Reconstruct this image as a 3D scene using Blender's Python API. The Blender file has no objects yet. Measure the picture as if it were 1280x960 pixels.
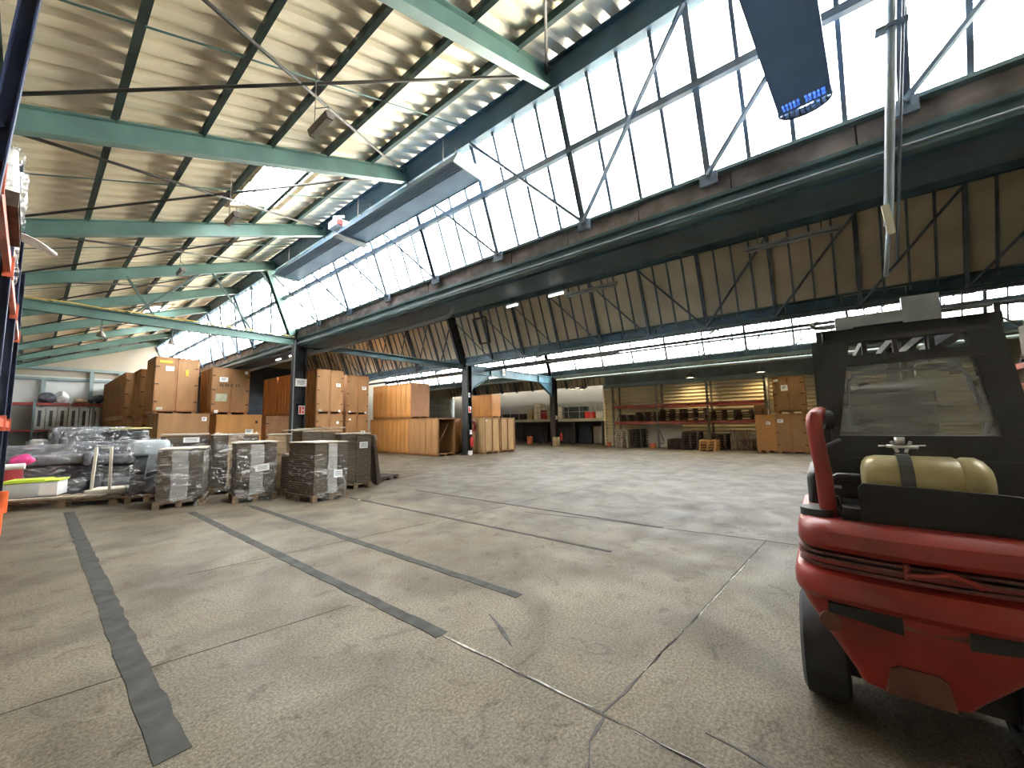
import bpy, bmesh, math, random
from mathutils import Vector, Matrix
random.seed(11)
S = bpy.context.scene
COL = S.collection
# ---------------------------------------------------------------- camera, world, exposure
FOC = 488.225
R = ((0.6310, 0.0662, 0.7729), (-0.7755, 0.0747, 0.6269), (-0.0162, -0.9950, 0.0985))
cam_d = bpy.data.cameras.new('camera')
cam_d.sensor_width = 36.0
cam_d.lens = FOC * 36.0 / 1280.0
cam_d.clip_start = 0.05
cam_d.clip_end = 300
cam = bpy.data.objects.new('camera', cam_d)
COL.objects.link(cam)
rx = Vector((R[0][0], R[1][0], R[2][0])).normalized()
ry = -Vector((R[0][1], R[1][1], R[2][1]))
ry = (ry - rx * ry.dot(rx)).normalized()
rz = rx.cross(ry)
cam.matrix_world = Matrix(((rx.x, ry.x, rz.x, 0), (rx.y, ry.y, rz.y, 0), (rx.z, ry.z, rz.z, 1.6), (0, 0, 0, 1)))
S.camera = cam
W = bpy.data.worlds.new('overcast_sky')
S.world = W
W.use_nodes = True
bg = W.node_tree.nodes['Background']
bg.inputs[0].default_value = (0.975, 0.98, 0.97, 1)
bg.inputs[1].default_value = 46.0
S.view_settings.view_transform = 'Standard'
S.view_settings.look = 'None'
S.view_settings.gamma = 1
S.view_settings.exposure = 0.0
S.view_settings.use_curve_mapping = False
cy = S.cycles
cy.use_denoising = True
cy.max_bounces = 10
cy.diffuse_bounces = 7
cy.glossy_bounces = 4
cy.transmission_bounces = 6
cy.transparent_max_bounces = 16
cy.sample_clamp_indirect = 40.0
cy.caustics_reflective = False
cy.caustics_refractive = False


def portal(name, centre, sx, sy, normal):
    d = bpy.data.lights.new(name, 'AREA')
    d.shape = 'RECTANGLE'
    d.size = sx
    d.size_y = sy
    d.cycles.is_portal = True
    o = bpy.data.objects.new(name, d)
    COL.objects.link(o)
    n = Vector(normal).normalized()
    y = Vector((0, 1, 0))
    x = y.cross(-n).normalized()
    zz = -n
    o.matrix_world = Matrix(((x.x, y.x, zz.x, centre[0]), (x.y, y.y, zz.y, centre[1]), (x.z, y.z, zz.z, centre[2]), (0, 0, 0, 1)))


# ---------------------------------------------------------------- materials
def _mat(name):
    m = bpy.data.materials.new(name)
    m.use_nodes = True
    nt = m.node_tree
    nt.nodes.clear()
    out = nt.nodes.new('ShaderNodeOutputMaterial')
    return m, nt, out


def paint(name, col, rough=0.6, metal=0.0, var=0.15, scale=4.0, col2=None, bump=0.0, stretch=(1, 1, 1), spec=0.5, detail=5.0):
    """A plain surface whose colour wanders a little with noise (wear, dirt, grain)."""
    m, nt, out = _mat(name)
    N, L = nt.nodes, nt.links
    b = N.new('ShaderNodeBsdfPrincipled')
    b.inputs['Roughness'].default_value = rough
    b.inputs['Metallic'].default_value = metal
    b.inputs['Specular IOR Level'].default_value = spec
    L.new(b.outputs[0], out.inputs[0])
    tc = N.new('ShaderNodeTexCoord')
    mp = N.new('ShaderNodeMapping')
    mp.inputs['Scale'].default_value = stretch
    L.new(tc.outputs['Object'], mp.inputs[0])
    no = N.new('ShaderNodeTexNoise')
    no.inputs['Scale'].default_value = scale
    no.inputs['Detail'].default_value = detail
    L.new(mp.outputs[0], no.inputs['Vector'])
    cr = N.new('ShaderNodeValToRGB')
    c2 = col2 or tuple(max(0, c * (1 - 2 * var)) for c in col)
    c1 = col if col2 else tuple(min(1, c * (1 + var)) for c in col)
    cr.color_ramp.elements[0].position = 0.32
    cr.color_ramp.elements[1].position = 0.68
    cr.color_ramp.elements[0].color = (*c2, 1)
    cr.color_ramp.elements[1].color = (*c1, 1)
    L.new(no.outputs['Fac'], cr.inputs[0])
    L.new(cr.outputs[0], b.inputs['Base Color'])
    if bump:
        bp = N.new('ShaderNodeBump')
        bp.inputs['Strength'].default_value = bump
        bp.inputs['Distance'].default_value = 0.02
        L.new(no.outputs['Fac'], bp.inputs['Height'])
        L.new(bp.outputs[0], b.inputs['Normal'])
    return m


def film_mat(name, tint=(0.85, 0.87, 0.88), body=0.3, gloss=0.32, scale=7.0):
    """Crinkled stretch film: mostly clear, streaks of white sheen."""
    m, nt, out = _mat(name)
    N, L = nt.nodes, nt.links
    tr = N.new('ShaderNodeBsdfTransparent')
    tr.inputs[0].default_value = (0.93, 0.94, 0.95, 1)
    di = N.new('ShaderNodeBsdfDiffuse')
    di.inputs[0].default_value = (*tint, 1)
    gl = N.new('ShaderNodeBsdfGlossy')
    gl.inputs[0].default_value = (0.95, 0.96, 0.97, 1)
    gl.inputs['Roughness'].default_value = 0.16
    tc = N.new('ShaderNodeTexCoord')
    mp = N.new('ShaderNodeMapping')
    mp.inputs['Rotation'].default_value = (0.4, 0.6, 0.3)
    mp.inputs['Scale'].default_value = (1, 1, 2.2)
    L.new(tc.outputs['Object'], mp.inputs[0])
    no = N.new('ShaderNodeTexNoise')
    no.inputs['Scale'].default_value = scale
    no.inputs['Detail'].default_value = 6
    no.inputs['Distortion'].default_value = 1.6
    L.new(mp.outputs[0], no.inputs['Vector'])
    bp = N.new('ShaderNodeBump')
    bp.inputs['Strength'].default_value = 1.0
    bp.inputs['Distance'].default_value = 0.10
    L.new(no.outputs['Fac'], bp.inputs['Height'])
    L.new(bp.outputs[0], gl.inputs['Normal'])
    cr = N.new('ShaderNodeValToRGB')
    cr.color_ramp.elements[0].position = 0.53
    cr.color_ramp.elements[0].color = (body * 0.03, body * 0.03, body * 0.03, 1)
    cr.color_ramp.elements[1].position = 0.72
    cr.color_ramp.elements[1].color = (min(1, body * 1.8),) * 3 + (1,)
    L.new(no.outputs['Fac'], cr.inputs[0])
    m1 = N.new('ShaderNodeMixShader')
    L.new(cr.outputs[0], m1.inputs[0])
    L.new(tr.outputs[0], m1.inputs[1])
    L.new(di.outputs[0], m1.inputs[2])
    m2 = N.new('ShaderNodeMixShader')
    g2 = N.new('ShaderNodeValToRGB')
    g2.color_ramp.elements[0].position = 0.50
    g2.color_ramp.elements[0].color = (0.012, 0.012, 0.012, 1)
    g2.color_ramp.elements[1].position = 0.70
    g2.color_ramp.elements[1].color = (min(1, gloss * 4),) * 3 + (1,)
    L.new(no.outputs['Fac'], g2.inputs[0])
    L.new(g2.outputs[0], m2.inputs[0])
    L.new(m1.outputs[0], m2.inputs[1])
    L.new(gl.outputs[0], m2.inputs[2])
    L.new(m2.outputs[0], out.inputs[0])
    return m


def glass_mat(name, tint=(0.95, 0.96, 0.97), haze=0.12, hazecol=(0.8, 0.8, 0.78), scale=1.5, stretch=(1, 1, 1)):
    m, nt, out = _mat(name)
    N, L = nt.nodes, nt.links
    tr = N.new('ShaderNodeBsdfTransparent')
    tr.inputs[0].default_value = (*tint, 1)
    gl = N.new('ShaderNodeBsdfGlossy')
    gl.inputs['Roughness'].default_value = 0.08
    di = N.new('ShaderNodeBsdfDiffuse')
    di.inputs[0].default_value = (*hazecol, 1)
    tc = N.new('ShaderNodeTexCoord')
    mp = N.new('ShaderNodeMapping')
    mp.inputs['Scale'].default_value = stretch
    L.new(tc.outputs['Object'], mp.inputs[0])
    no = N.new('ShaderNodeTexNoise')
    no.inputs['Scale'].default_value = scale
    no.inputs['Detail'].default_value = 5
    L.new(mp.outputs[0], no.inputs['Vector'])
    mu = N.new('ShaderNodeMath')
    mu.operation = 'MULTIPLY'
    mu.inputs[1].default_value = haze * 2
    L.new(no.outputs['Fac'], mu.inputs[0])
    a = N.new('ShaderNodeMixShader')
    L.new(mu.outputs[0], a.inputs[0])
    L.new(tr.outputs[0], a.inputs[1])
    L.new(di.outputs[0], a.inputs[2])
    b = N.new('ShaderNodeMixShader')
    b.inputs[0].default_value = 0.05
    L.new(a.outputs[0], b.inputs[1])
    L.new(gl.outputs[0], b.inputs[2])
    L.new(b.outputs[0], out.inputs[0])
    return m


def lamp_mat(name, col, strength):
    m, nt, out = _mat(name)
    e = nt.nodes.new('ShaderNodeEmission')
    e.inputs[0].default_value = (*col, 1)
    e.inputs[1].default_value = strength
    nt.links.new(e.outputs[0], out.inputs[0])
    return m


def floor_mat():
    m, nt, out = _mat('worn_concrete')
    N, L = nt.nodes, nt.links
    b = N.new('ShaderNodeBsdfPrincipled')
    L.new(b.outputs[0], out.inputs[0])
    tc = N.new('ShaderNodeTexCoord')

    def noise(scale, detail, stretch=(1, 1, 1), rot=0, dist=0.0):
        mp = N.new('ShaderNodeMapping')
        mp.inputs['Scale'].default_value = stretch
        mp.inputs['Rotation'].default_value = (0, 0, rot)
        L.new(tc.outputs['Object'], mp.inputs[0])
        n = N.new('ShaderNodeTexNoise')
        n.inputs['Scale'].default_value = scale
        n.inputs['Detail'].default_value = detail
        n.inputs['Distortion'].default_value = dist
        L.new(mp.outputs[0], n.inputs['Vector'])
        return n.outputs['Fac']

    def ramp(fac, p0, c0, p1, c1):
        r = N.new('ShaderNodeValToRGB')
        r.color_ramp.elements[0].position = p0
        r.color_ramp.elements[0].color = (*c0, 1)
        r.color_ramp.elements[1].position = p1
        r.color_ramp.elements[1].color = (*c1, 1)
        L.new(fac, r.inputs[0])
        return r.outputs[0]

    def mult(a, c, f=1.0, mode='MULTIPLY'):
        x = N.new('ShaderNodeMixRGB')
        x.blend_type = mode
        x.inputs[0].default_value = f
        L.new(a, x.inputs[1])
        L.new(c, x.inputs[2])
        return x.outputs[0]

    big = ramp(noise(0.35, 5, (1, 1, 1)), 0.3, (0.093, 0.077, 0.053), 0.72, (0.132, 0.118, 0.090))
    blot = ramp(noise(1.0, 9, (1, 1, 1), 0.2, 0.8), 0.34, (0.68, 0.67, 0.66), 0.58, (1.12, 1.11, 1.09))
    streak = ramp(noise(0.8, 4, (0.35, 2.2, 1), 0.35), 0.35, (0.80, 0.80, 0.80), 0.6, (1.05, 1.05, 1.05))
    speck = ramp(noise(55, 3), 0.36, (0.55, 0.53, 0.50), 0.64, (1.45, 1.45, 1.42))
    fine = ramp(noise(150, 2), 0.40, (0.66, 0.66, 0.66), 0.66, (1.40, 1.40, 1.40))
    stain = ramp(noise(4.5, 8, (1, 1, 1), 0.5, 1.5), 0.30, (0.55, 0.54, 0.53), 0.42, (1.0, 1.0, 1.0))
    c = mult(mult(mult(mult(mult(big, blot), stain, 0.8), streak, 0.55), speck, 0.7), fine, 0.7)
    L.new(c, b.inputs['Base Color'])
    rr = ramp(noise(2.2, 6, (1, 1, 1), 0.1, 0.5), 0.3, (0.46, 0.46, 0.46), 0.7, (0.66, 0.66, 0.66))
    b.inputs['Specular IOR Level'].default_value = 0.13
    L.new(rr, b.inputs['Roughness'])
    bp = N.new('ShaderNodeBump')
    bp.inputs['Strength'].default_value = 0.30
    bp.inputs['Distance'].default_value = 0.005
    L.new(noise(70, 5), bp.inputs['Height'])
    L.new(bp.outputs[0], b.inputs['Normal'])
    return m


M = {
    'floor': floor_mat(),
    'tape': paint('dark_floor_paint', (0.042, 0.042, 0.038), 0.7, 0, 0.2, 6, spec=0.12),
    'crack': paint('dark_joint', (0.035, 0.031, 0.027), 0.8, 0, 0.4, 9),
    'filler': paint('pale_joint_filler', (0.36, 0.34, 0.29), 0.7, 0, 0.3, 20),
    'sheet': paint('cream_roof_sheet', (0.82, 0.75, 0.60), 0.5, 0, 0.06, 1.2),
    'purlin': paint('dark_green_steel', (0.045, 0.085, 0.08), 0.5, 0.0, 0.2, 3),
    'rafter': paint('sea_green_steel', (0.095, 0.185, 0.163), 0.5, 0.0, 0.12, 2),
    'fascia': paint('flare_blue_steel', (0.06, 0.125, 0.18), 0.5, 0.0, 0.15, 2),  # blue of the lens flare along the glazing mixed into the steel
    'truss': paint('haze_tinted_steel', (0.11, 0.15, 0.20), 0.5, 0.0, 0.2, 3),  # bluish lens haze near the glass is put into this grey
    'brace': paint('dark_rod_steel', (0.06, 0.055, 0.05), 0.55, 0.2, 0.2, 3),
    'gutter': paint('dark_teal_gutter', (0.045, 0.10, 0.145), 0.55, 0.0, 0.2, 1.2),
    'gutter_edge': paint('green_gutter_edge', (0.10, 0.17, 0.185), 0.5, 0.0, 0.2, 1.5),
    'brick': paint('pinkish_sill_blocks', (0.24, 0.215, 0.215), 0.85, 0, 0.25, 3),
    'pipe': paint('grey_pipe', (0.20, 0.24, 0.27), 0.45, 0.0, 0.12, 3),
    'opaque': paint('beige_infill_panel', (0.54, 0.505, 0.41), 0.7, 0, 0.12, 0.8),
    'column': paint('near_black_column', (0.022, 0.025, 0.028), 0.5, 0, 0.25, 3),
    'bluebeam': paint('sky_blue_steel', (0.13, 0.27, 0.34), 0.5, 0, 0.12, 2),
    'wall': paint('cream_wall', (0.28, 0.255, 0.205), 0.7, 0, 0.06, 0.6),
    'white_wall': paint('white_wall', (0.40, 0.42, 0.405), 0.7, 0, 0.05, 0.6),
    'siding': paint('ribbed_siding', (0.56, 0.49, 0.33), 0.5, 0, 0.08, 0.8),
    'girt': paint('grey_green_girt', (0.16, 0.22, 0.23), 0.5, 0, 0.12, 2),
    'glass': glass_mat('glazing', (0.96, 0.97, 0.98), 0.10, (0.85, 0.86, 0.88), 1.2, (1, 1, 0.15)),
    'cabglass': glass_mat('dusty_cab_glass', (0.50, 0.52, 0.49), 0.26, (0.50, 0.51, 0.46), 3.0, (1, 0.5, 5)),
    'heater': paint('flare_blue_heater', (0.13, 0.21, 0.33), 0.4, 0.1, 0.08, 1.5),  # the blue is lens flare on the underside, held in the colour
    'pale': paint('pale_blue_grey', (0.50, 0.58, 0.60), 0.5, 0, 0.08, 4),
    'lumbody': paint('brown_grey_fitting', (0.16, 0.14, 0.12), 0.5, 0, 0.1, 4),
    'rack_blue': paint('navy_rack_steel', (0.028, 0.042, 0.10), 0.45, 0, 0.2, 3),
    'rack_orange': paint('orange_red_beam', (0.50, 0.10, 0.045), 0.45, 0, 0.2, 3),
    'rack_grey': paint('grey_rack_steel', (0.10, 0.095, 0.085), 0.5, 0, 0.2, 3),
    'rack_red': paint('dark_red_beam', (0.28, 0.045, 0.035), 0.5, 0, 0.2, 3),
    'guard': paint('orange_guard', (0.75, 0.13, 0.03), 0.45, 0, 0.1, 4),
    'ply': paint('tan_plywood', (0.315, 0.168, 0.066), 0.6, 0, 0.10, 3, stretch=(1, 1, 0.25)),
    'ply_orange': paint('orange_plywood', (0.46, 0.215, 0.058), 0.55, 0, 0.10, 3, stretch=(1, 1, 0.25)),
    'ply_pale': paint('pale_plywood', (0.50, 0.32, 0.15), 0.6, 0, 0.08, 3, stretch=(1, 1, 0.25)),
    'ply_brown': paint('brown_plywood', (0.27, 0.135, 0.06), 0.6, 0, 0.10, 3, stretch=(1, 1, 0.25)),
    'batten': paint('reddish_batten', (0.33, 0.158, 0.06), 0.6, 0, 0.12, 6, stretch=(1, 1, 0.3)),
    'batten_orange': paint('orange_batten', (0.42, 0.185, 0.05), 0.6, 0, 0.12, 6, stretch=(1, 1, 0.3)),
    'panel_flare': paint('flare_blue_panel', (0.17, 0.33, 0.70), 0.45, 0, 0.05, 1.5),  # blue cast of the flare painted into the panel colour
    'lime_cloth': paint('yellowish_cloth', (0.45, 0.42, 0.18), 0.8, 0, 0.1, 5),
    'hinge': paint('dark_hinge', (0.03, 0.025, 0.022), 0.5, 0.4, 0.1, 6),
    'paper': paint('white_paper', (0.80, 0.81, 0.80), 0.8, 0, 0.03, 8),
    'ink': paint('printed_ink', (0.10, 0.11, 0.13), 0.8, 0, 0.1, 8),
    'sticker': paint('green_grey_sticker', (0.42, 0.44, 0.33), 0.8, 0, 0.1, 8),
    'yellow': paint('yellow_sticker', (0.65, 0.42, 0.05), 0.7, 0, 0.1, 8),
    'pallet': paint('weathered_pallet_wood', (0.20, 0.14, 0.085), 0.85, 0, 0.25, 7, stretch=(1, 1, 1)),
    'pallet_new': paint('orange_pallet_wood', (0.50, 0.27, 0.10), 0.8, 0, 0.2, 7),
    'pallet_dark': paint('dark_pallet_wood', (0.065, 0.043, 0.03), 0.85, 0, 0.25, 7),
    'carton_dark': paint('dark_flat_cartons', (0.118, 0.092, 0.063), 0.8, 0, 0.28, 14, stretch=(0.4, 0.4, 9)),
    'carton_pale': paint('pale_grey_cartons', (0.38, 0.365, 0.335), 0.75, 0, 0.10, 12, stretch=(0.4, 0.4, 4)),
    'carton_tan': paint('tan_cardboard', (0.40, 0.285, 0.17), 0.8, 0, 0.12, 6),
    'carton_top': paint('pale_cardboard_top', (0.42, 0.37, 0.29), 0.8, 0, 0.15, 6),
    'film': film_mat('stretch_film', (0.74, 0.74, 0.72), 0.24, 0.085, 4.0),
    'film_grey': film_mat('cloudy_film', (0.66, 0.69, 0.72), 0.26, 0.11, 3.5),
    'film_white': film_mat('white_film', (0.88, 0.89, 0.89), 0.6, 0.2, 5.0),
    'sofa': paint('dark_grey_upholstery', (0.125, 0.13, 0.14), 0.75, 0, 0.2, 5),
    'sofa_pale': paint('pale_grey_upholstery', (0.36, 0.35, 0.32), 0.75, 0, 0.2, 5),
    'white': paint('white_board', (0.78, 0.78, 0.74), 0.5, 0, 0.05, 4),
    'cream': paint('cream_board', (0.68, 0.64, 0.52), 0.6, 0, 0.06, 4),
    'lime': paint('lime_green_lid', (0.46, 0.60, 0.05), 0.4, 0, 0.08, 4),
    'boxgrey': paint('grey_white_box', (0.52, 0.54, 0.53), 0.5, 0, 0.06, 4),
    'pink': paint('magenta_plastic', (0.72, 0.06, 0.26), 0.4, 0, 0.15, 6),
    'red': paint('dark_red_cloth', (0.30, 0.02, 0.03), 0.6, 0, 0.15, 6),
    'bagdark': paint('dark_bag', (0.04, 0.042, 0.055), 0.55, 0, 0.3, 8),
    'bagwhite': paint('white_bag', (0.70, 0.71, 0.72), 0.5, 0, 0.12, 8),
    'bagtan': paint('tan_bag', (0.40, 0.32, 0.20), 0.7, 0, 0.15, 8),
    'fk_red': paint('forklift_red', (0.27, 0.019, 0.012), 0.40, 0, 0.10, 3.5, col2=(0.15, 0.020, 0.013)),
    'fk_dirt': paint('grimy_red', (0.13, 0.045, 0.03), 0.6, 0, 0.25, 6),
    'fk_black': paint('forklift_black', (0.020, 0.021, 0.022), 0.5, 0, 0.25, 4),
    'fk_dark': paint('matt_black', (0.008, 0.008, 0.008), 0.7, 0, 0.2, 4),
    'rubber': paint('tyre_rubber', (0.026, 0.027, 0.029), 0.75, 0, 0.2, 9),
    'gas': paint('beige_gas_bottle', (0.36, 0.295, 0.135), 0.4, 0.1, 0.14, 5),
    'strap': paint('grey_strap', (0.07, 0.072, 0.07), 0.5, 0.3, 0.1, 4),
    'chrome': paint('bare_steel', (0.55, 0.55, 0.53), 0.3, 0.9, 0.1, 6),
    'lampglass': paint('amber_lens', (0.58, 0.53, 0.36), 0.3, 0, 0.05, 5),
    'steel_grey': paint('galvanised_grey', (0.30, 0.335, 0.36), 0.45, 0.3, 0.12, 4),
    'cable': paint('yellow_cable', (0.60, 0.42, 0.12), 0.6, 0, 0.1, 4),
    'pale_green': paint('pale_green_steel', (0.30, 0.37, 0.35), 0.5, 0, 0.1, 2),
    'mezz': paint('grey_deck_edge', (0.33, 0.34, 0.31), 0.6, 0, 0.1, 2),
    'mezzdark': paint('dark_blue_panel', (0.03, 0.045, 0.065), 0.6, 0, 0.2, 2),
    'extred': paint('extinguisher_red', (0.55, 0.03, 0.03), 0.35, 0, 0.05, 5),
    'orange_plastic': paint('orange_plastic', (0.60, 0.16, 0.07), 0.5, 0, 0.1, 5),
    'tube': lamp_mat('daylight_glow', (1.0, 0.97, 0.88), 6.0),  # glow of daylight glimpsed past the gutter, carried by strip lights
    'warm': lamp_mat('warm_lamp', (1.0, 0.80, 0.45), 12.0),
}


# ---------------------------------------------------------------- mesh builder
class MB:
    def __init__(s):
        s.bm = bmesh.new()

    def face_set(s, vs, faces, mat=0, smooth=False):
        bv = [s.bm.verts.new(v) for v in vs]
        for f in faces:
            try:
                fc = s.bm.faces.new([bv[i] for i in f])
                fc.material_index = mat
                fc.smooth = smooth
            except ValueError:
                pass
        return bv

    def box(s, x0, x1, y0, y1, z0, z1, mat=0):
        v = [(x0, y0, z0), (x1, y0, z0), (x1, y1, z0), (x0, y1, z0), (x0, y0, z1), (x1, y0, z1), (x1, y1, z1), (x0, y1, z1)]
        s.face_set(v, [(0, 3, 2, 1), (4, 5, 6, 7), (0, 1, 5, 4), (1, 2, 6, 5), (2, 3, 7, 6), (3, 0, 4, 7)], mat)
        return s

    def obox(s, c, size, rz=0.0, mat=0, rx_=0.0, ry_=0.0):
        mt = Matrix.Translation(c) @ Matrix.Rotation(rz, 4, 'Z') @ Matrix.Rotation(ry_, 4, 'Y') @ Matrix.Rotation(rx_, 4, 'X')
        a, b, h = [q / 2 for q in size]
        v = [mt @ Vector(p) for p in ((-a, -b, -h), (a, -b, -h), (a, b, -h), (-a, b, -h), (-a, -b, h), (a, -b, h), (a, b, h), (-a, b, h))]
        s.face_set(v, [(0, 3, 2, 1), (4, 5, 6, 7), (0, 1, 5, 4), (1, 2, 6, 5), (2, 3, 7, 6), (3, 0, 4, 7)], mat)
        return s

    def rbox(s, c, size, r=0.05, seg=3, rz=0.0, mat=0, jit=0.0, rx_=0.0):
        b = bmesh.new()
        bmesh.ops.create_cube(b, size=1.0)
        bmesh.ops.scale(b, vec=size, verts=b.verts)
        bmesh.ops.bevel(b, geom=list(b.edges), offset=min(r, min(size) * 0.49), segments=seg, profile=0.5, affect='EDGES')
        if jit:
            bmesh.ops.subdivide_edges(b, edges=[e for e in b.edges if e.calc_length() > 0.12], cuts=3, use_grid_fill=True)
            for v in b.verts:
                v.co += Vector((random.uniform(-jit, jit), random.uniform(-jit, jit), random.uniform(-jit, jit)))
        mt = Matrix.Translation(c) @ Matrix.Rotation(rz, 4, 'Z') @ Matrix.Rotation(rx_, 4, 'X')
        b.transform(mt)
        s.merge(b, mat, True)
        return s

    def merge(s, b, mat=0, smooth=False):
        mp = {}
        for v in b.verts:
            mp[v] = s.bm.verts.new(v.co)
        for f in b.faces:
            try:
                n = s.bm.faces.new([mp[v] for v in f.verts])
                n.material_index = mat
                n.smooth = smooth
            except ValueError:
                pass
        b.free()

    def beam(s, p, q, w, h, mat=0, up=(0, 0, 1)):
        p, q = Vector(p), Vector(q)
        d = (q - p).normalized()
        u = Vector(up)
        if abs(d.dot(u)) > 0.98:
            u = Vector((0, 1, 0))
        a = d.cross(u).normalized() * (w / 2)
        b = a.cross(d).normalized() * (h / 2)
        v = [p - a - b, p + a - b, p + a + b, p - a + b, q - a - b, q + a - b, q + a + b, q - a + b]
        s.face_set(v, [(0, 1, 2, 3), (7, 6, 5, 4), (0, 4, 5, 1), (1, 5, 6, 2), (2, 6, 7, 3), (3, 7, 4, 0)], mat)
        return s

    def ibeam(s, p, q, w, h, t=0.02, mat=0, up=(0, 0, 1)):
        p, q = Vector(p), Vector(q)
        d = (q - p).normalized()
        a = d.cross(Vector(up)).normalized()
        b = a.cross(d).normalized()
        o = b * (h / 2 - t / 2)
        s.beam(p + o, q + o, w, t, mat, up)
        s.beam(p - o, q - o, w, t, mat, up)
        s.beam(p, q, t, h - 2 * t, mat, up)
        return s

    def tube(s, pts, r, seg=10, mat=0, caps=True):
        pts = [Vector(p) for p in pts]
        rings = []
        prev = None
        for i, p in enumerate(pts):
            d = (pts[min(i + 1, len(pts) - 1)] - pts[max(i - 1, 0)]).normalized()
            if prev is None:
                a = d.cross(Vector((0, 0, 1)))
                if a.length < 1e-3:
                    a = d.cross(Vector((0, 1, 0)))
            else:
                a = prev - d * prev.dot(d)
            a.normalize()
            prev = a
            b = d.cross(a)
            rr = r[i] if isinstance(r, (list, tuple)) else r
            rings.append([s.bm.verts.new(p + (a * math.cos(2 * math.pi * k / seg) + b * math.sin(2 * math.pi * k / seg)) * rr) for k in range(seg)])
        for i in range(len(rings) - 1):
            for k in range(seg):
                f = s.bm.faces.new((rings[i][k], rings[i][(k + 1) % seg], rings[i + 1][(k + 1) % seg], rings[i + 1][k]))
                f.smooth = True
                f.material_index = mat
        if caps:
            for rg in (rings[0][::-1], rings[-1]):
                f = s.bm.faces.new(rg)
                f.material_index = mat
        return s

    def prism(s, poly, axis, a, b, mat=0):
        """poly: 2-D outline; extruded along axis (0,1,2) from a to b."""
        def mk(u, v, t):
            c = [0, 0, 0]
            o = [i for i in range(3) if i != axis]
            c[o[0]], c[o[1]], c[axis] = u, v, t
            return c
        n = len(poly)
        v = [mk(u, w, a) for u, w in poly] + [mk(u, w, b) for u, w in poly]
        fs = [tuple(range(n))[::-1], tuple(range(n, 2 * n))] + [(i, (i + 1) % n, n + (i + 1) % n, n + i) for i in range(n)]
        s.face_set(v, fs, mat)
        return s

    def loft(s, rings, mat=0, smooth=True, caps=True):
        vr = [[s.bm.verts.new(p) for p in r] for r in rings]
        n = len(vr[0])
        for i in range(len(vr) - 1):
            for k in range(n):
                f = s.bm.faces.new((vr[i][k], vr[i][(k + 1) % n], vr[i + 1][(k + 1) % n], vr[i + 1][k]))
                f.smooth = smooth
                f.material_index = mat
        if caps:
            for r in (vr[0][::-1], vr[-1]):
                f = s.bm.faces.new(r)
                f.material_index = mat
        return s

    def build(s, name, mats, parent=None, sharp=0.7, loc=None):
        bm = s.bm
        bmesh.ops.recalc_face_normals(bm, faces=bm.faces)
        for e in bm.edges:
            if len(e.link_faces) == 2 and e.calc_face_angle(0) > sharp:
                e.smooth = False
        me = bpy.data.meshes.new(name)
        bm.to_mesh(me)
        bm.free()
        for m in (mats if isinstance(mats, (list, tuple)) else [mats]):
            me.materials.append(M[m] if isinstance(m, str) else m)
        o = bpy.data.objects.new(name, me)
        COL.objects.link(o)
        if parent:
            o.parent = parent
        if loc:
            o.location = loc
        return o


def tag(o, label, cat, group=None, kind=None):
    o['label'] = label
    o['category'] = cat
    if group:
        o['group'] = group
    if kind:
        o['kind'] = kind
    return o


def thing(name, label, cat, loc=(0, 0, 0), rz=0.0, group=None):
    o = bpy.data.objects.new(name, None)
    o.empty_display_size = 0.1
    COL.objects.link(o)
    o.location = loc
    o.rotation_euler = (0, 0, rz)
    return tag(o, label, cat, group)


def struct(o, label=None):
    o['kind'] = 'structure'
    if label:
        o['label'] = label
    return o


ORD = ['first', 'second', 'third', 'fourth', 'fifth', 'sixth', 'seventh', 'eighth', 'ninth', 'tenth', 'eleventh', 'twelfth']

# ---------------------------------------------------------------- dimensions of the sawtooth hall
Y0, Y1 = -5.6, 33.8          # the two end walls
P = 8.25                     # pitch of one sawtooth
SL = 0.374                   # slope of a roof
RX, GX = 5.04, 5.80          # first ridge and the foot of its glazing
RZ, GZ = 6.93, 4.95
YF = 14.55                   # the row of columns
RAFT = [-4.53, -0.69, 3.15, 7.0, 10.84, 14.55, 18.35, 22.2, 26.1, 29.95, 33.55]
XL, XR = -2.5, 31.0


def roof_z(k, x):            # underside of the rafters of bay k
    return 7.02 + SL * (x - (RX + P * k))


# ---------------------------------------------------------------- floor
f = MB()
f.box(XL, XR, Y0, Y1, -0.2, 0.0)
floor = struct(f.build('floor', 'floor'), 'worn grey brown concrete floor of the hall')


def strip(pts, w, jit, mat, name, z=0.004, parent=None, n=40):
    """a thin irregular band lying on the floor along the polyline pts"""
    mb = MB()
    P_ = []
    for i in range(len(pts) - 1):
        a, b = Vector((*pts[i], 0)), Vector((*pts[i + 1], 0))
        m = max(2, int((b - a).length / 0.12))
        for k in range(m + (i == len(pts) - 2)):
            P_.append(a.lerp(b, k / m))
    L_, R_ = [], []
    for i, p in enumerate(P_):
        d = (P_[min(i + 1, len(P_) - 1)] - P_[max(0, i - 1)]).normalized()
        nrm = Vector((-d.y, d.x, 0))
        off = nrm * random.uniform(-jit, jit) * 0.6
        L_.append(mb.bm.verts.new(p + off + nrm * (w / 2 + random.uniform(-jit, jit)) + Vector((0, 0, z))))
        R_.append(mb.bm.verts.new(p + off - nrm * (w / 2 + random.uniform(-jit, jit)) + Vector((0, 0, z))))
    for i in range(len(L_) - 1):
        mb.bm.faces.new((L_[i], L_[i + 1], R_[i + 1], R_[i]))
    r = bmesh.ops.extrude_face_region(mb.bm, geom=list(mb.bm.faces))
    for v in [g for g in r['geom'] if isinstance(g, bmesh.types.BMVert)]:
        v.co.z -= z - 0.0005
    return mb.build(name, mat, parent)


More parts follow.
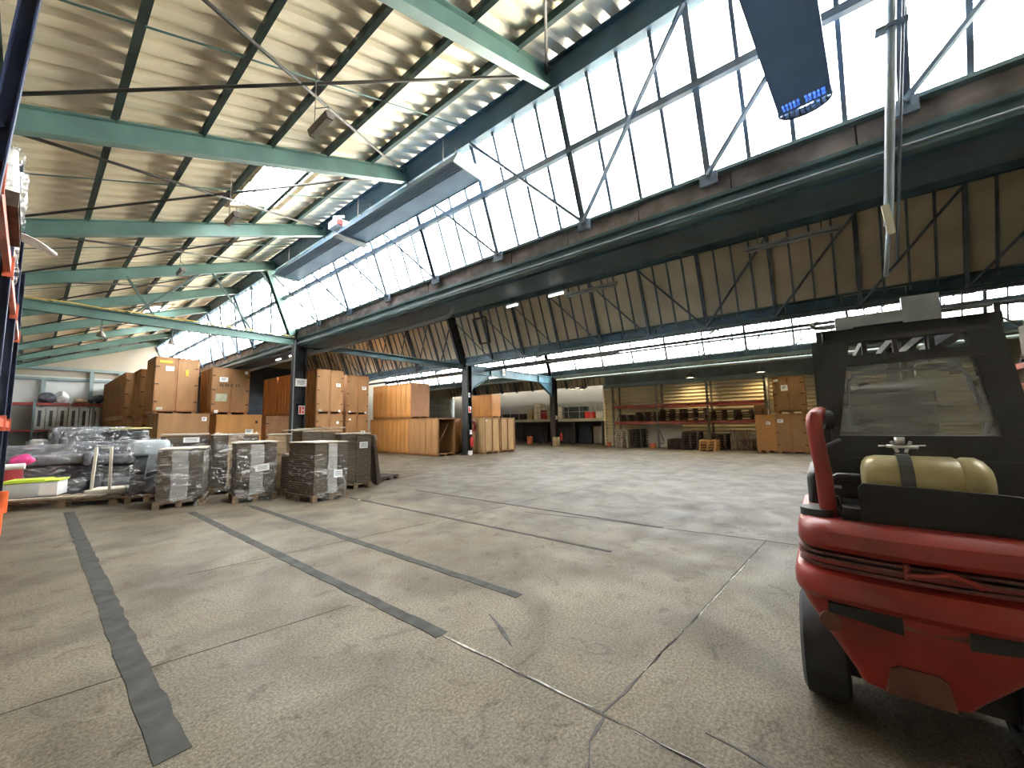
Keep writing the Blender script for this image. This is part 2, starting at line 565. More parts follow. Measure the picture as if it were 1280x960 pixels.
stripes = [
    ([(0.55, 2.62), (0.60, 11.7)], 0.14, 0.007, 'broad dark painted floor stripe with ragged edges, leftmost, ending near the camera'),
    ([(2.09, 2.42), (2.06, 9.6)], 0.11, 0.006, 'dark floor stripe that runs on into the cracked pale joint'),
    ([(2.97, 2.36), (2.95, 9.3)], 0.10, 0.006, 'dark floor stripe between the jointed stripe and the thinner ones'),
    ([(4.62, 2.22), (4.60, 8.4)], 0.06, 0.005, 'thin dark floor stripe ending in the bright patch of floor'),
    ([(6.08, 2.07), (6.05, 8.0)], 0.05, 0.006, 'thinnest and farthest dark floor stripe, along the middle of the hall'),
]
for pts, w, j, lab in stripes:
    o = strip(pts, w, j, 'tape', 'floor_stripe')
    tag(o, lab, 'floor marking', 'dark stripes on the floor')
for pts, w, j, mt in [
    ([(2.08, 2.42), (2.09, 1.14), (2.07, 0.5), (2.05, -2.0)], 0.012, 0.006, 'crack'),
    ([(2.085, 2.40), (2.10, 1.16)], 0.011, 0.006, 'filler'),
    ([(2.08, 1.0), (2.07, -0.6)], 0.010, 0.005, 'filler'),
    ([(2.1, 1.09), (3.4, 0.98), (4.9, 0.88), (6.28, 0.78)], 0.012, 0.006, 'crack'),
    ([(2.6, 1.05), (3.6, 0.96), (5.3, 0.84)], 0.010, 0.005, 'filler'),
    ([(2.08, 1.08), (1.88, 1.06), (1.72, 0.98), (1.4, 0.95), (0.9, 0.8)], 0.018, 0.009, 'crack'),
    ([(-1.5, 3.98), (0.0, 3.78), (1.92, 3.46)], 0.008, 0.003, 'crack'),
    ([(6.06, 2.0), (6.15, 1.4), (6.24, 0.4), (6.2, -2.5)], 0.018, 0.010, 'crack'),
    ([(5.71, 4.41), (6.0, 2.9), (6.05, 2.1)], 0.018, 0.010, 'crack'),
    ([(2.55, 2.35), (2.3, 1.9)], 0.02, 0.01, 'crack'),
    ([(2.3, 0.62), (2.25, 0.2), (2.3, -0.4)], 0.016, 0.008, 'crack'),
    ([(1.2, 5.6), (3.4, 5.3), (6.0, 5.0), (9.5, 4.6)], 0.007, 0.003, 'crack'),
]:
    struct(strip(pts, w, j, mt, 'crack', 0.0025, floor))

# ---------------------------------------------------------------- roof sheets (real trapezoid ribs), skylights
SKY = {0: [(7.55, 10.1, 2.42, 3.45), (21.7, 25.6, 2.75, 3.6)], 1: [(3.4, 6.4, 8.6, 9.9), (13.0, 17.5, 8.6, 10.2), (20.5, 25.0, 8.6, 10.2)]}


def roof(k):
    xa, xb = (XL if k == 0 else GX + P * (k - 1) + 1.0), RX + P * k + 0.05
    mb = MB()
    h = 0.30 + 0.16           # rafter depth + purlin depth above the rafter underside

    def z(x, up):
        return roof_z(k, x) + h + (0.062 if up else 0)

    per = 0.30
    y = Y0
    prof = []
    while y < Y1:
        for dy, up in ((0, 0), (0.15, 0), (0.185, 1), (0.265, 1)):
            prof.append((min(y + dy, Y1), up))
        y += per
    prof.append((Y1, 0))
    for i in range(len(prof) - 1):
        (ya, ua), (yb, ub) = prof[i], prof[i + 1]
        if yb - ya < 1e-4:
            continue
        spans = [(xa, xb)]
        for (s0, s1, c, d) in SKY.get(k, []):
            if ya >= s0 and yb <= s1:
                spans = [(xa, c), (d, xb)]
        for (p, q) in spans:
            mb.face_set([(p, ya, z(p, ua)), (q, ya, z(q, ua)), (q, yb, z(q, ub)), (p, yb, z(p, ub))], [(0, 1, 2, 3)])
    o = mb.build('ceiling', 'sheet')
    struct(o, 'cream ribbed sheeting of the %s sloping roof' % ('near', 'second', 'third', 'farthest')[k])
    return o


for k in range(4):
    roof(k)
for i, (k, s0, s1, c, d) in enumerate([(k_, *q) for k_ in SKY for q in SKY[k_]]):
    mb = MB()
    zz = lambda x, k=k: roof_z(k, x) + 0.49
    mb.face_set([(c, s0, zz(c)), (d, s0, zz(d)), (d, s1, zz(d)), (c, s1, zz(c))], [(0, 1, 2, 3)])
    w = struct(mb.build('window_%d' % (5 + i), 'glass'), 'bright skylight let into the %s roof, %s from the camera' % (('cream near', 'second')[k], ORD[i if k == 0 else i - 2]))
    fr = MB()
    for yy in (s0, s1, s0 + (s1 - s0) * 0.45):
        fr.beam((c, yy, zz(c) - 0.02), (d, yy, zz(d) - 0.02), 0.06, 0.05)
    for xx in (c, d):
        fr.beam((xx, s0, zz(xx) - 0.02), (xx, s1, zz(xx) - 0.02), 0.10, 0.05)
    struct(fr.build('window_frame', 'bagtan', w))
    portal('daylight_portal', ((c + d) / 2, (s0 + s1) / 2, zz((c + d) / 2) + 0.1), d - c, s1 - s0, (-SL, 0, 1))

# ---------------------------------------------------------------- glazing of the sawteeth and its trusses
gl_names = ['first', 'second', 'third']
for k in range(4):
    ox = P * k
    opaque = k in (1, 3)  # last bay closed with unseen panels added to block its daylight
    pane = MB()
    gz = GZ - (0.30 if opaque else 0)
    gx = GX + (0.115 if opaque else 0)
    if opaque:
        pane.face_set([(RX + ox, Y0, RZ), (RX + ox, Y1, RZ), (gx + ox, Y1, gz), (gx + ox, Y0, gz),
                       (RX + ox + .02, Y0, RZ + .01), (RX + ox + .02, Y1, RZ + .01), (gx + ox + .02, Y1, gz + .01), (gx + ox + .02, Y0, gz + .01)],
                      [(0, 1, 2, 3), (4, 7, 6, 5), (0, 4, 5, 1), (2, 6, 7, 3), (1, 5, 6, 2), (0, 3, 7, 4)])
        pane = pane.build('window_%d' % (k + 1), 'opaque')
        struct(pane, 'beige opaque infill panels of the %s roof light' % ('second' if k == 1 else 'last'))
    else:
        pane.face_set([(RX + ox, Y0, RZ), (RX + ox, Y1, RZ), (gx + ox, Y1, gz), (gx + ox, Y0, gz)], [(0, 1, 2, 3)])
        pane = pane.build('window_%d' % (k + 1), 'glass')
        struct(pane, 'long bright slanting roof light, %s of the sawtooth roof' % ('first', '', 'third', 'last')[k])
        portal('daylight_portal', ((RX + gx) / 2 + ox + 0.08, (Y0 + Y1) / 2, (RZ + gz) / 2 + 0.04), math.hypot(gx - RX, RZ - gz), Y1 - Y0, (RZ - gz, 0, gx - RX))
    nx, nz = -(RZ - gz), -(gx - RX)
    ln = math.hypot(nx, nz)
    nx, nz = nx / ln, nz / ln      # unit normal pointing into the hall
    sp = 0.482 if k < 2 else 0.55
    mu = MB()
    y = 2.99 - sp * math.floor((2.99 - Y0 - 0.05) / sp)
    mw = (0.042, 0.05, 0.10, 0.05)[k]
    while y < Y1:
        mu.beam((RX + ox + nx * .02, y, RZ + nz * .02), (gx + ox + nx * .02, y, gz + nz * .02), mw, 0.05, up=(0, 1, 0))
        y += sp
    if k == 2:
        for t in (0.30, 0.66):
            mu.beam((RX + ox + (gx - RX) * t + nx * .02, Y0, RZ + (gz - RZ) * t), (RX + ox + (gx - RX) * t + nx * .02, Y1, RZ + (gz - RZ) * t), 0.08, 0.10)
    struct(mu.build('glazing_bars', 'truss', pane))
    # ridge beam
    rb = MB()
    rb.ibeam((RX + ox - 0.02, Y0, 7.19), (RX + ox - 0.02, Y1, 7.19), 0.16, 0.52, 0.025)
    tag(rb.build('ridge_beam', 'fascia'), 'lens-haze blue steel ridge beam along the top of the %s roof light' % ('first', 'second', 'third', 'fourth')[k], 'steel beam', 'ridge beams')
    # truss standing in the plane of the glazing
    tr = thing('glazing_truss', 'lens-haze blue steel truss of posts and diagonals against the %s roof light' % ('first bright', 'beige opaque', 'second bright', 'last')[k], 'steel truss', (ox, 0, 0), 0, 'trusses in the roof lights')

    def on(t, y, d=0.09):
        return (RX + (gx - RX) * t + nx * d, y, RZ + (gz - RZ) * t + nz * d)

    posts = []
    y = 2.99 - 1.925 * 4
    while y < Y1:
        posts.append(y)
        y += 1.925
    for i, y in enumerate(posts):
        if abs(y - YF) < 0.3:
            continue
        main = min(abs(y - r) for r in RAFT) < 0.5
        mb = MB()
        wp = .16 if y > YF else .10
        mb.beam(on(0, y), on(1.02, y), 0.085 if y < YF else .13, 0.08, up=(0, 1, 0)) if not main else mb.ibeam(on(0, y), on(1.02, y), wp, wp, 0.015, up=(0, 1, 0))
        mb.build('post', 'truss', tr)
        mb = MB()
        mb.beam((on(1, y)[0] - .02, y - 0.11, gz - 0.05), (on(1, y)[0] - .02, y + 0.11, gz - 0.05), 0.05, 0.18)
        mb.build('gusset_plate', 'truss', tr)
    for i in range(len(posts) - 1):
        a, b = posts[i], posts[i + 1]
        if b <= YF + 0.1:
            lo, hi = (a, b) if a >= 2.9 else (b, a)
        else:
            lo, hi = (a, b) if a >= 24 else (b, a)
        mb = MB()
        mb.beam(on(0.0, hi, 0.15), on(0.98, lo, 0.15), 0.055, 0.045)
        mb.build('diagonal', 'truss', tr)
    if k == 0:
        mb = MB()
        mb.beam(on(0.445, Y0, 0.10), on(0.445, Y1, 0.10), 0.09, 0.10)
        mb.build('middle_rail', 'truss', tr)
    if k == 1:
        hb = MB()
        q = [on(.12, 12.35, .12), on(.12, 13.15, .12), on(.62, 13.1, .12), on(.62, 12.45, .12)]
        for i in range(4):
            hb.beam(q[i], q[(i + 1) % 4], .07, .06)
        hb.build('hatch_frame', 'column', tr)
    # broad green end post over the columns
    if k < 3:
        fp = MB()
        fp.ibeam(on(-0.02, YF, 0.14), on(1.05, YF, 0.14), 0.34, 0.24, 0.03, up=(0, 1, 0))
        fp.build('broad_post', 'rafter' if k == 0 else 'column', tr)

# valley gutters
for k in range(3):
    ox = P * k
    g = thing('valley_gutter', ('long box gutter with pinkish sill under the first bright roof light', 'long box gutter under the beige opaque panels',
                                'long box gutter above the ribbed wall and racks')[k], 'gutter', (ox, 0, 0), 0, 'valley gutters')
    mb = MB()
    y = Y0
    while y < Y1:
        L_ = 1.283
        mb.box(5.80 + random.uniform(-.006, .006), 5.93, y + .008, min(y + L_ - .008, Y1), 4.70, 4.96)
        y += L_
    mb.build('sill_blocks', 'brick' if k == 0 else 'gutter', g)
    mb = MB()
    mb.box(5.70, 5.95, Y0, Y1, 4.955, 5.0)
    mb.box(5.78, 5.92, Y0, Y1, 4.66, 4.705)
    mb.ibeam((5.86, Y0, 4.56 if k == 0 else 4.63), (5.86, Y1, 4.56 if k == 0 else 4.63), 0.16, 0.22 if k == 0 else 0.14, 0.02)
    mb.build('edge_beam', 'gutter_edge' if k < 2 else 'pale_green', g)  # farthest edge beam coloured paler for the light falling on it
    mb = MB()
    if k == 0:
        mb.prism([(5.93, 4.40), (6.85, 4.47), (7.0, 5.22), (6.97, 5.22), (6.80, 4.50), (5.95, 4.44), (5.95, 4.95), (5.93, 4.95)], 1, Y0, Y1)
    else:
        mb.prism([(5.93, 4.58), (6.5, 4.66), (6.95, 5.22), (6.92, 5.22), (6.48, 4.69), (5.95, 4.62), (5.95, 4.95), (5.93, 4.95)], 1, Y0, Y1)
    mb.build('trough', 'gutter', g)
    if k < 3:
        mb = MB()
        mb.tube([(5.76, Y0, 4.50 if k == 0 else 4.62), (5.76, Y1 - .1, 4.50 if k == 0 else 4.62)], 0.018, 6)
        mb.build('conduit', 'pipe', g)

# purlins and rafters
for k in (0, 3):
    for i in range(9):
        x = RX + P * k - 0.03 - 0.913 * i
        if i == 0:
            continue
        z = roof_z(k, x) + 0.38
        mb = MB()
        mb.box(x - 0.02, x + 0.02, Y0, Y1, z - 0.075, z + 0.06)
        mb.box(x - 0.02, x + 0.05, Y0, Y1, z + 0.055, z + 0.075)
        mb.box(x - 0.045, x + 0.02, Y0, Y1, z - 0.09, z - 0.075)
        o = mb.build('roof_purlin', 'purlin')
        tag(o, 'dark green purlin under the %s roof, %s down from the ridge' % ('cream near' if k == 0 else 'farthest', ORD[i - 1]), 'purlin', 'roof purlins')
for k in range(4):
    for i, y in enumerate(RAFT):
        if k in (1, 2) and i % 2:
            continue
        xa = XL + 0.02 if k == 0 else GX + P * (k - 1) + 1.15
        xb = RX + P * k - 0.03
        mb = MB()
        mb.ibeam((xa, y, roof_z(k, xa) + 0.15), (xb, y, roof_z(k, xb) + 0.15), 0.14, 0.30, 0.02)
        o = mb.build('steel_rafter', 'rafter')
        tag(o, 'sea green steel rafter under the %s roof, %s from the camera end' % (('cream near', 'second', 'third', 'farthest')[k], ORD[i]), 'rafter', 'green roof rafters')
# cross bracing rods and sag rods of the near bay
for i in range(1, len(RAFT) - 1):
    a, b = RAFT[i], RAFT[i + 1]
    zb = lambda x: roof_z(0, x) + 0.20
    for s, (ya, yb) in enumerate(((b, a), (a, b))):
        mb = MB()
        mb.tube([(-1.0, ya, zb(-1.0)), (4.9, yb, zb(4.9) + 0.03 * s)], 0.022, 7)
        o = mb.build('bracing_rod', 'brace')
        tag(o, 'dark bracing rod rising %s, %s roof bay from the camera end' % ('towards the camera' if s == 0 else 'away from the camera', ORD[i]), 'bracing rod', 'roof bracing rods')
    mb = MB()
    ym = (a + b) / 2
    mb.tube([(-2.3, ym, roof_z(0, -2.3) + 0.33), (4.9, ym, roof_z(0, 4.9) + 0.33)], 0.012, 5)
    o = mb.build('sag_rod', 'rafter')
    tag(o, 'thin green sag rod across the purlins, %s roof bay from the camera end' % ORD[i], 'sag rod', 'sag rods')

# ---------------------------------------------------------------- columns and the cross frame at YF
col_lab = ['black steel column behind the wrapped carton pallets', 'black steel column beside the open crate and pale double crate', 'black steel column at the far end of the blue beam']
COLX = [5.92, 14.22, 22.42]
for i, x in enumerate(COLX):
    c = thing('steel_column', col_lab[i], 'column', (x, YF, 0), 0, 'black steel columns')
    mb = MB()
    top = (4.9, 4.62, 4.62)[i]
    hw = 0.20
    mb.box(-hw, -hw + .03, -.17, .17, 0.02, top)
    mb.box(hw - .03, hw, -.17, .17, 0.02, top)
    mb.box(-hw + .03, hw - .03, -.03, .03, 0.02, top)
    mb.box(-hw - .06, hw + .06, -.24, .24, 0, 0.03)
    for zz in (1.2, 2.4, 3.6):
        mb.box(-hw + .03, hw - .03, -.15, .15, zz, zz + 0.012)
    mb.build('shaft', 'column', c)
    if i == 0:
        mb = MB()
        mb.tube([(-.235, -.19, 0.02), (-.235, -.19, 2.5), (-.225, -.19, 4.6)], .022, 7)
        mb.build('conduit', 'pipe', c)
    if i == 1:
        mb = MB()
        mb.box(-.12, .12, -.26, -.175, 0.0, 0.22)
        mb.build('white_foot_guard', 'white', c)


def sign(name, lab, cat, x, z, w, h, y=YF - 0.19, mats=('paper',), deco=None):
    t = thing(name, lab, cat, (x, y, z))
    mb = MB()
    mb.box(-w / 2, w / 2, -.012, 0, -h / 2, h / 2)
    mb.build('board', mats[0], t)
    if deco:
        mb = MB()
        for (a, b, c_, d) in deco:
            mb.box(a * w, b * w, -.016, -.011, c_ * h, d * h)
        mb.build('print', mats[1], t)
    return t


sign('notice_sign', 'white notice high on the black column behind the carton pallets', 'sign', 5.93, 3.12, 0.38, 0.27, mats=('paper', 'ink'),
     deco=[(-.35, .35, .2, .27), (-.35, .3, .05, .1), (-.35, .35, -.1, -.05), (-.35, .2, -.25, -.2)])
sign('fire_sign', 'red and white fire sign low on the black column behind the carton pallets', 'sign', 5.98, 2.16, 0.2, 0.3, mats=('paper', 'extred'),
     deco=[(-.42, -.05, -.42, .42), (.05, .4, .05, .4), (.05, .4, -.4, -.05)])
sign('white_sign', 'small white sign highest on the middle black column', 'sign', 14.2, 3.05, 0.13, 0.22, mats=('paper', 'ink'), deco=[(-.3, .3, -.1, .1)])
sign('fire_sign', 'red and white fire sign on the middle black column', 'sign', 14.22, 2.3, 0.2, 0.32, mats=('paper', 'extred'), deco=[(-.42, .0, -.42, .42), (.05, .4, -.4, .0)])
sign('white_sign', 'white sign just above the extinguisher on the middle black column', 'sign', 14.3, 1.15, 0.16, 0.22, mats=('paper', 'ink'), deco=[(-.3, .3, .1, .2)])
sign('white_sign', 'small white sign on the farthest black column', 'sign', 22.4, 1.9, 0.2, 0.24, mats=('paper', 'ink'), deco=[(-.3, .3, -.1, .1)])


def extinguisher(loc, lab):
    t = thing('fire_extinguisher', lab, 'fire extinguisher', loc, 0, 'fire extinguishers')
    mb = MB()
    mb.tube([(0, 0, 0), (0, 0, .02), (0, 0, .38), (0, 0, .45), (0, 0, .5)], [0.07, .085, .085, .06, .025], 12)
    mb.build('cylinder', 'extred', t)
    mb = MB()
    mb.beam((0, 0, .5), (0, 0, .56), .04, .04)
    mb.beam((-.05, 0, .56), (.09, 0, .59), .025, .02)
    mb.build('valve', 'fk_black', t)
    mb = MB()
    mb.tube([(.03, 0, .53), (.11, -.02, .45), (.11, -.03, .2), (.10, -.03, .1)], 0.014, 6)
    mb.build('hose', 'fk_black', t)


extinguisher((14.28, YF - .28, 0.42), 'red fire extinguisher hung on the middle black column')
extinguisher((22.75, YF - .30, 0.35), 'red fire extinguisher hung on the farthest black column')

# tie beam of the near bay with struts and hangers
tb = thing('tie_beam', 'sea green horizontal tie beam across the near bay, hung below the rafters', 'steel beam', (0, YF, 0))
mb = MB()
mb.ibeam((XL + .02, 0, 4.58), (5.75, 0, 4.58), 0.16, 0.26, 0.02)
mb.build('beam', 'rafter', tb)
for (a, b) in (((1.40, 5.72), (2.05, 4.68)), ((3.26, 6.38), (4.46, 4.68)), ((2.95, 6.24), (1.55, 4.68)), ((4.6, 6.8), (5.7, 5.3))):
    mb = MB()
    mb.beam((a[0], 0, a[1]), (b[0], 0, b[1]), 0.05, 0.05, up=(0, 1, 0))
    mb.build('strut', 'purlin', tb)
mb = MB()
pts = [(-2.3 + 0.25 * i, -.09, 4.74 + 0.012 * math.sin(i * 1.3)) for i in range(33)]
mb.tube(pts, 0.018, 6)
mb.build('cable', 'cable', tb)
for i, x in enumerate((1.02, 2.43)):
    t = thing('pendant_lamp', 'small dark pendant lamp hanging from the green tie beam, %s from the column' % ('second', 'first')[i], 'lamp', (x, YF, 4.06), 0, 'pendants under the tie beam')
    mb = MB()
    mb.beam((0, 0, .08), (0, 0, .42), 0.035, 0.035)
    mb.build('drop_rod', 'purlin', t)
    mb = MB()
    mb.tube([(0, 0, -.06), (0, 0, .0), (0, 0, .08)], [.09, .08, .03], 10)
    mb.build('lamp_shade', 'lumbody', t)
tb = thing('tie_beam', 'dark tie beam from the column behind the pallets to the middle column', 'steel beam', (0, YF, 0))
mb = MB()
mb.ibeam((6.12, 0, 4.5), (14.02, 0, 4.5), 0.16, 0.24, 0.02)
mb.build('beam', 'gutter_edge', tb)
tb = thing('portal_beam', 'sky blue haunched beam between the middle column and the farthest column', 'steel beam', (0, YF, 0))
mb = MB()
mb.ibeam((14.42, 0, 4.42), (22.22, 0, 4.42), 0.2, 0.46, 0.03)
mb.build('beam', 'bluebeam', tb)
for sx, xx in ((1, 14.43), (-1, 22.21)):
    mb = MB()
    mb.prism([(xx, 4.19), (xx + sx * 1.5, 4.19), (xx + sx * 0.05, 3.35), (xx, 3.35)], 1, -0.03, 0.03)
    mb.beam((xx + sx * 1.5, 0, 4.185), (xx + sx * .03, 0, 3.35), 0.2, 0.03, up=(0, 1, 0)) if False else mb.beam((xx + sx * 1.55, 0, 4.19), (xx, 0, 3.33), 0.2, 0.03)
    mb.build('haunch', 'bluebeam', tb)
for xx in (16.0, 20.6):
    mb = MB()
    mb.box(xx - .02, xx + .02, -.11, .11, 4.2, 4.64)
    mb.build('stiffener', 'gutter_edge', tb)
sign('white_sign', 'small white plate on the sky blue beam', 'sign', 17.1, 4.45, 0.28, 0.34, y=YF - .11, mats=('paper', 'ink'), deco=[(-.2, .2, -.05, .05)])

# ---------------------------------------------------------------- outer walls
def saw_poly(x0, x1):
    pts = [(x0, 0)]
    pts.append((x0, roof_z(0, x0) + .5))
    for k in range(4):
        pts.append((RX + P * k, 7.5))
        pts.append((GX + P * k, 4.95))
    pts = [p for p in pts if p[0] <= x1]
    pts.append((x1, pts[-1][1] if False else 4.95))
    pts.append((x1, 0))
    return pts


mb = MB()
mb.prism([(XL, 4.9), (XL, 5.0), (RX, 7.5), (GX + .1, 4.9)], 1, Y1, Y1 + .2)
for k in range(1, 4):
    mb.prism([(GX + P * (k - 1) + .1, 4.9), (RX + P * k, 7.9), (GX + P * k + .1, 4.9)], 1, Y1, Y1 + .2)
mb.box(XL, 24.6, Y1, Y1 + .2, 0, 4.9)
mb.box(24.6, XR, Y1, Y1 + .2, 0, 2.0)
mb.box(24.6, XR, Y1, Y1 + .2, 4.4, 4.9)
mb.build('wall_back', 'wall')
struct(bpy.data.objects['wall_back'], 'cream far end wall under the roof slopes')
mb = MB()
mb.box(6.2, 17.5, Y1 - .05, Y1 - .004, 0.0, 6.2)  # dark sheet puts the shade of the end wall into its colour
struct(mb.build('trim_3', 'mezzdark'), 'dark sheet standing in for shade on the end wall deep behind the column')
mb = MB()
mb.box(XL + .02, 5.6, Y1 - .03, Y1 - .004, 0.0, 4.62)
struct(mb.build('trim_1', 'white_wall'), 'white panels on the far end wall')
# back wall window (third/fourth bay): white panels stand in for bright panes
mb = MB()
mb.face_set([(24.6, Y1 + .1, 2.0), (XR, Y1 + .1, 2.0), (XR, Y1 + .1, 4.4), (24.6, Y1 + .1, 4.4)], [(0, 1, 2, 3)])
w4 = struct(mb.build('trim_4', 'white_wall'), 'white panels standing in for window panes far away in the back wall')
mb = MB()
for x in [24.6 + .8 * i for i in range(9)]:
    mb.box(x - .04, x + .04, Y1 + .02, Y1 + .12, 2.0, 4.4)
for z in (2.0, 2.8, 3.6, 4.4):
    mb.box(24.6, XR, Y1 + .02, Y1 + .12, z - .05, z + .05)
struct(mb.build('glazing_bars', 'pale', w4))
for lab, a, b, w_, h_ in [
    ('horizontal grey green girt, upper of two on the white end wall', (XL, Y1 - .1, 5.05), (5.6, Y1 - .1, 5.05), .12, .16),
    ('horizontal grey green girt, lower of two on the white end wall', (XL, Y1 - .1, 4.45), (5.6, Y1 - .1, 4.45), .12, .14),
]:
    mb = MB()
    mb.beam(a, b, w_, h_)
    tag(mb.build('wall_girt', 'girt'), lab, 'girt', 'girts on the end wall')
for x, zt, n in ((0.35, 4.4, 'leftmost'), (2.15, 5.0, 'middle'), (3.35, 5.0, 'third'), (-1.6, 4.4, 'hidden')):
    mb = MB()
    mb.ibeam((x, Y1 - .2, 0), (x, Y1 - .2, zt), .16, .16, .015, up=(0, 1, 0))
    tag(mb.build('wall_post', 'girt'), 'grey green wall post, %s on the white end wall' % n if n != 'hidden' else 'grey green wall post in the corner of the white end wall', 'wall post', 'posts on the end wall')
mb = MB()
mb.box(XL - .2, XL, Y0, Y1, 0, 4.9)
struct(mb.build('wall_left', 'wall'), 'cream wall behind the pallet racks')
mb = MB()
mb.prism([(XL, 0), (XL, 4.9), (RX, 7.6), (GX + .1, 4.9), (RX + P, 7.6), (GX + .1 + P, 4.9), (RX + 2 * P, 7.6), (GX + .1 + 2 * P, 4.9), (RX + 3 * P, 7.6), (XR, 6.0), (XR, 0)], 1, Y0 - .2, Y0)
struct(mb.build('wall_front', 'wall'), 'cream end wall behind the forklift')
mb = MB()
mb.box(XR, XR + .2, Y0, Y1, 0, 7.6)
struct(mb.build('wall_right', 'wall'), 'yellowish far wall beyond the mezzanine')

# ribbed partition wall behind the far racks
WX = 24.2
mb = MB()
z = 0.0
prof = []
while z < 3.72:
    prof += [(0.0, z), (0.0, z + .105), (.16, z + .115), (.16, z + .19)]
    z += 0.20
for i in range(len(prof) - 1):
    (xa, za), (xb, zb_) = prof[i], prof[i + 1]
    mb.face_set([(WX + xa, Y0, za), (WX + xa, 11.62, za), (WX + xb, 11.62, zb_), (WX + xb, Y0, zb_)], [(0, 1, 2, 3)])
mb.box(WX + .17, WX + .25, Y0, 11.62, 0, 3.75)
struct(mb.build('wall_partition', 'siding'), 'cream horizontally ribbed wall behind the far racks')
mb = MB()
mb.box(WX - .03, WX + 3.2, 11.62, 11.75, 0, 3.7)
struct(mb.build('wall_return', 'siding'), 'end of the ribbed wall beside the mezzanine')
mb = MB()
mb.ibeam((WX - .12, Y0, 3.88), (WX - .12, 11.7, 3.88), .16, .26, .02)
tag(mb.build('wall_head_beam', 'girt'), 'grey green beam along the top of the ribbed wall', 'steel beam')
mb = MB()
mb.box(WX, WX + .1, Y0, 11.62, 4.02, 4.6)
struct(mb.build('trim_2', 'girt'), 'grey green strip above the ribbed wall')
mb = MB()
mb.tube([(22.0, Y0, 4.36), (22.0, 14.0, 4.36)], .075, 10)
tag(mb.build('drain_pipe', 'pale_green'), 'thick pale pipe along the gutter above the far rack', 'pipe')

# ---------------------------------------------------------------- pipes
mb = MB()
pp = [(6.28, 28.0, 4.20), (6.28, 7.25, 4.20), (6.28, 7.06, 4.22), (6.28, 6.95, 4.30), (6.28, 6.93, 4.42)]
mb.tube(pp, 0.055, 10)
tag(mb.build('drain_pipe', 'pipe'), 'pale grey pipe slung under the first valley gutter, turning up at its near end', 'pipe')
mb = MB()
mb.tube([(15.6, 24, 4.46), (15.6, 7.0, 4.46), (15.6, 6.85, 4.5), (15.6, 6.8, 4.62)], 0.06, 8)
tag(mb.build('drain_pipe', 'pipe'), 'grey pipe under the second gutter, bending up near its middle', 'pipe')
mb = MB()
mb.tube([(15.9, -5.4, 4.52), (15.9, -0.6, 4.52), (15.9, -.4, 4.45), (15.9, 0.0, 4.45), (15.9, 0.2, 4.5), (15.9, 0.3, 4.65)], 0.06, 8)
tag(mb.build('drain_pipe', 'pipe'), 'grey pipe under the second gutter above the forklift mast', 'pipe')
mb = MB()
mb.beam((16.4, Y0, 4.72), (16.4, Y1, 4.72), 0.12, 0.10)
tag(mb.build('service_tray', 'truss'), 'dark straight service tray just under the top of the second bright roof light', 'cable tray')

# steel downpipe with bracket hanging in front of the first roof light, above the forklift
dp = thing('hanging_pipe', 'thick grey pipe hanging before the first roof light, above the forklift', 'pipe', (0, 0, 0))
a, b = Vector((5.15, -0.795, 5.9)), Vector((5.15, -0.575, 3.45))
a2 = a + (a - b) * 0.35
mb = MB()
mb.tube([a2, b], 0.038, 12)
mb.build('pipe_run', 'pipe', dp)
mb = MB()
c = a.lerp(b, 0.18)
mb.obox(c, (0.09, 0.24, 0.04), 0)
mb.build('bracket', 'truss', dp)
mb = MB()
mb.tube([a2 + Vector((0, -.10, 0)), b + Vector((0, -.03, -.35))], 0.014, 6)
mb.build('thin_conduit', 'truss', dp)
mb = MB()
mb.obox(b + Vector((-.02, 0.0, .05)), (0.05, 0.055, 0.30), 0, rx_=-0.08)
mb.build('junction_box', 'cream', dp)
mb = MB()
mb.tube([b, b + Vector((0, .06, -.5))], 0.018, 8)
mb.build('lower_pipe', 'pipe', dp)

# ---------------------------------------------------------------- radiant heaters
def heater(name, lab, y0, y1, x0=4.22, x1=4.93, z=6.02):
    t = thing(name, lab, 'heater', ((x0 + x1) / 2, (y0 + y1) / 2, z), 0, 'long heaters below the ridge')
    w, l = x1 - x0, y1 - y0
    mb = MB()
    mb.prism([(-w / 2, 0), (-w / 2 + .02, 0), (-w / 2 + .10, .17), (w / 2 - .10, .17), (w / 2 - .02, 0), (w / 2, 0), (w / 2 - .09, .19), (-w / 2 + .09, .19)], 1, -l / 2, l / 2)
    mb.build('hood', 'heater', t)
    mb = MB()
    mb.box(-w / 2 + .015, w / 2 - .015, -l / 2 + .02, l / 2 - .02, .012, .03)
    for q in range(6):
        xq = -w / 2 + .03 + q * .045
        mb.box(xq, xq + .012, -l / 2 + .05, l / 2 - .05, -.004, .014)
    mb.build('underside_panel', 'heater', t)
    for yy in (-l / 2 - .02, l / 2 - .01):
        mb = MB()
        mb.prism([(-w / 2 - .01, -.03), (-w / 2 + .10, .2), (w / 2 - .10, .2), (w / 2 + .01, -.03)], 1, yy, yy + .03)
        mb.build('end_cap', 'pale', t)
    mb = MB()
    for yy in (-l / 2 + .5, l / 2 - .5):
        for xx in (-.15, .15):
            mb.tube([(xx, yy, .19), (xx, yy, 0.75)], .008, 5)
    mb.build('hanging_chain', 'lumbody', t)
    return t


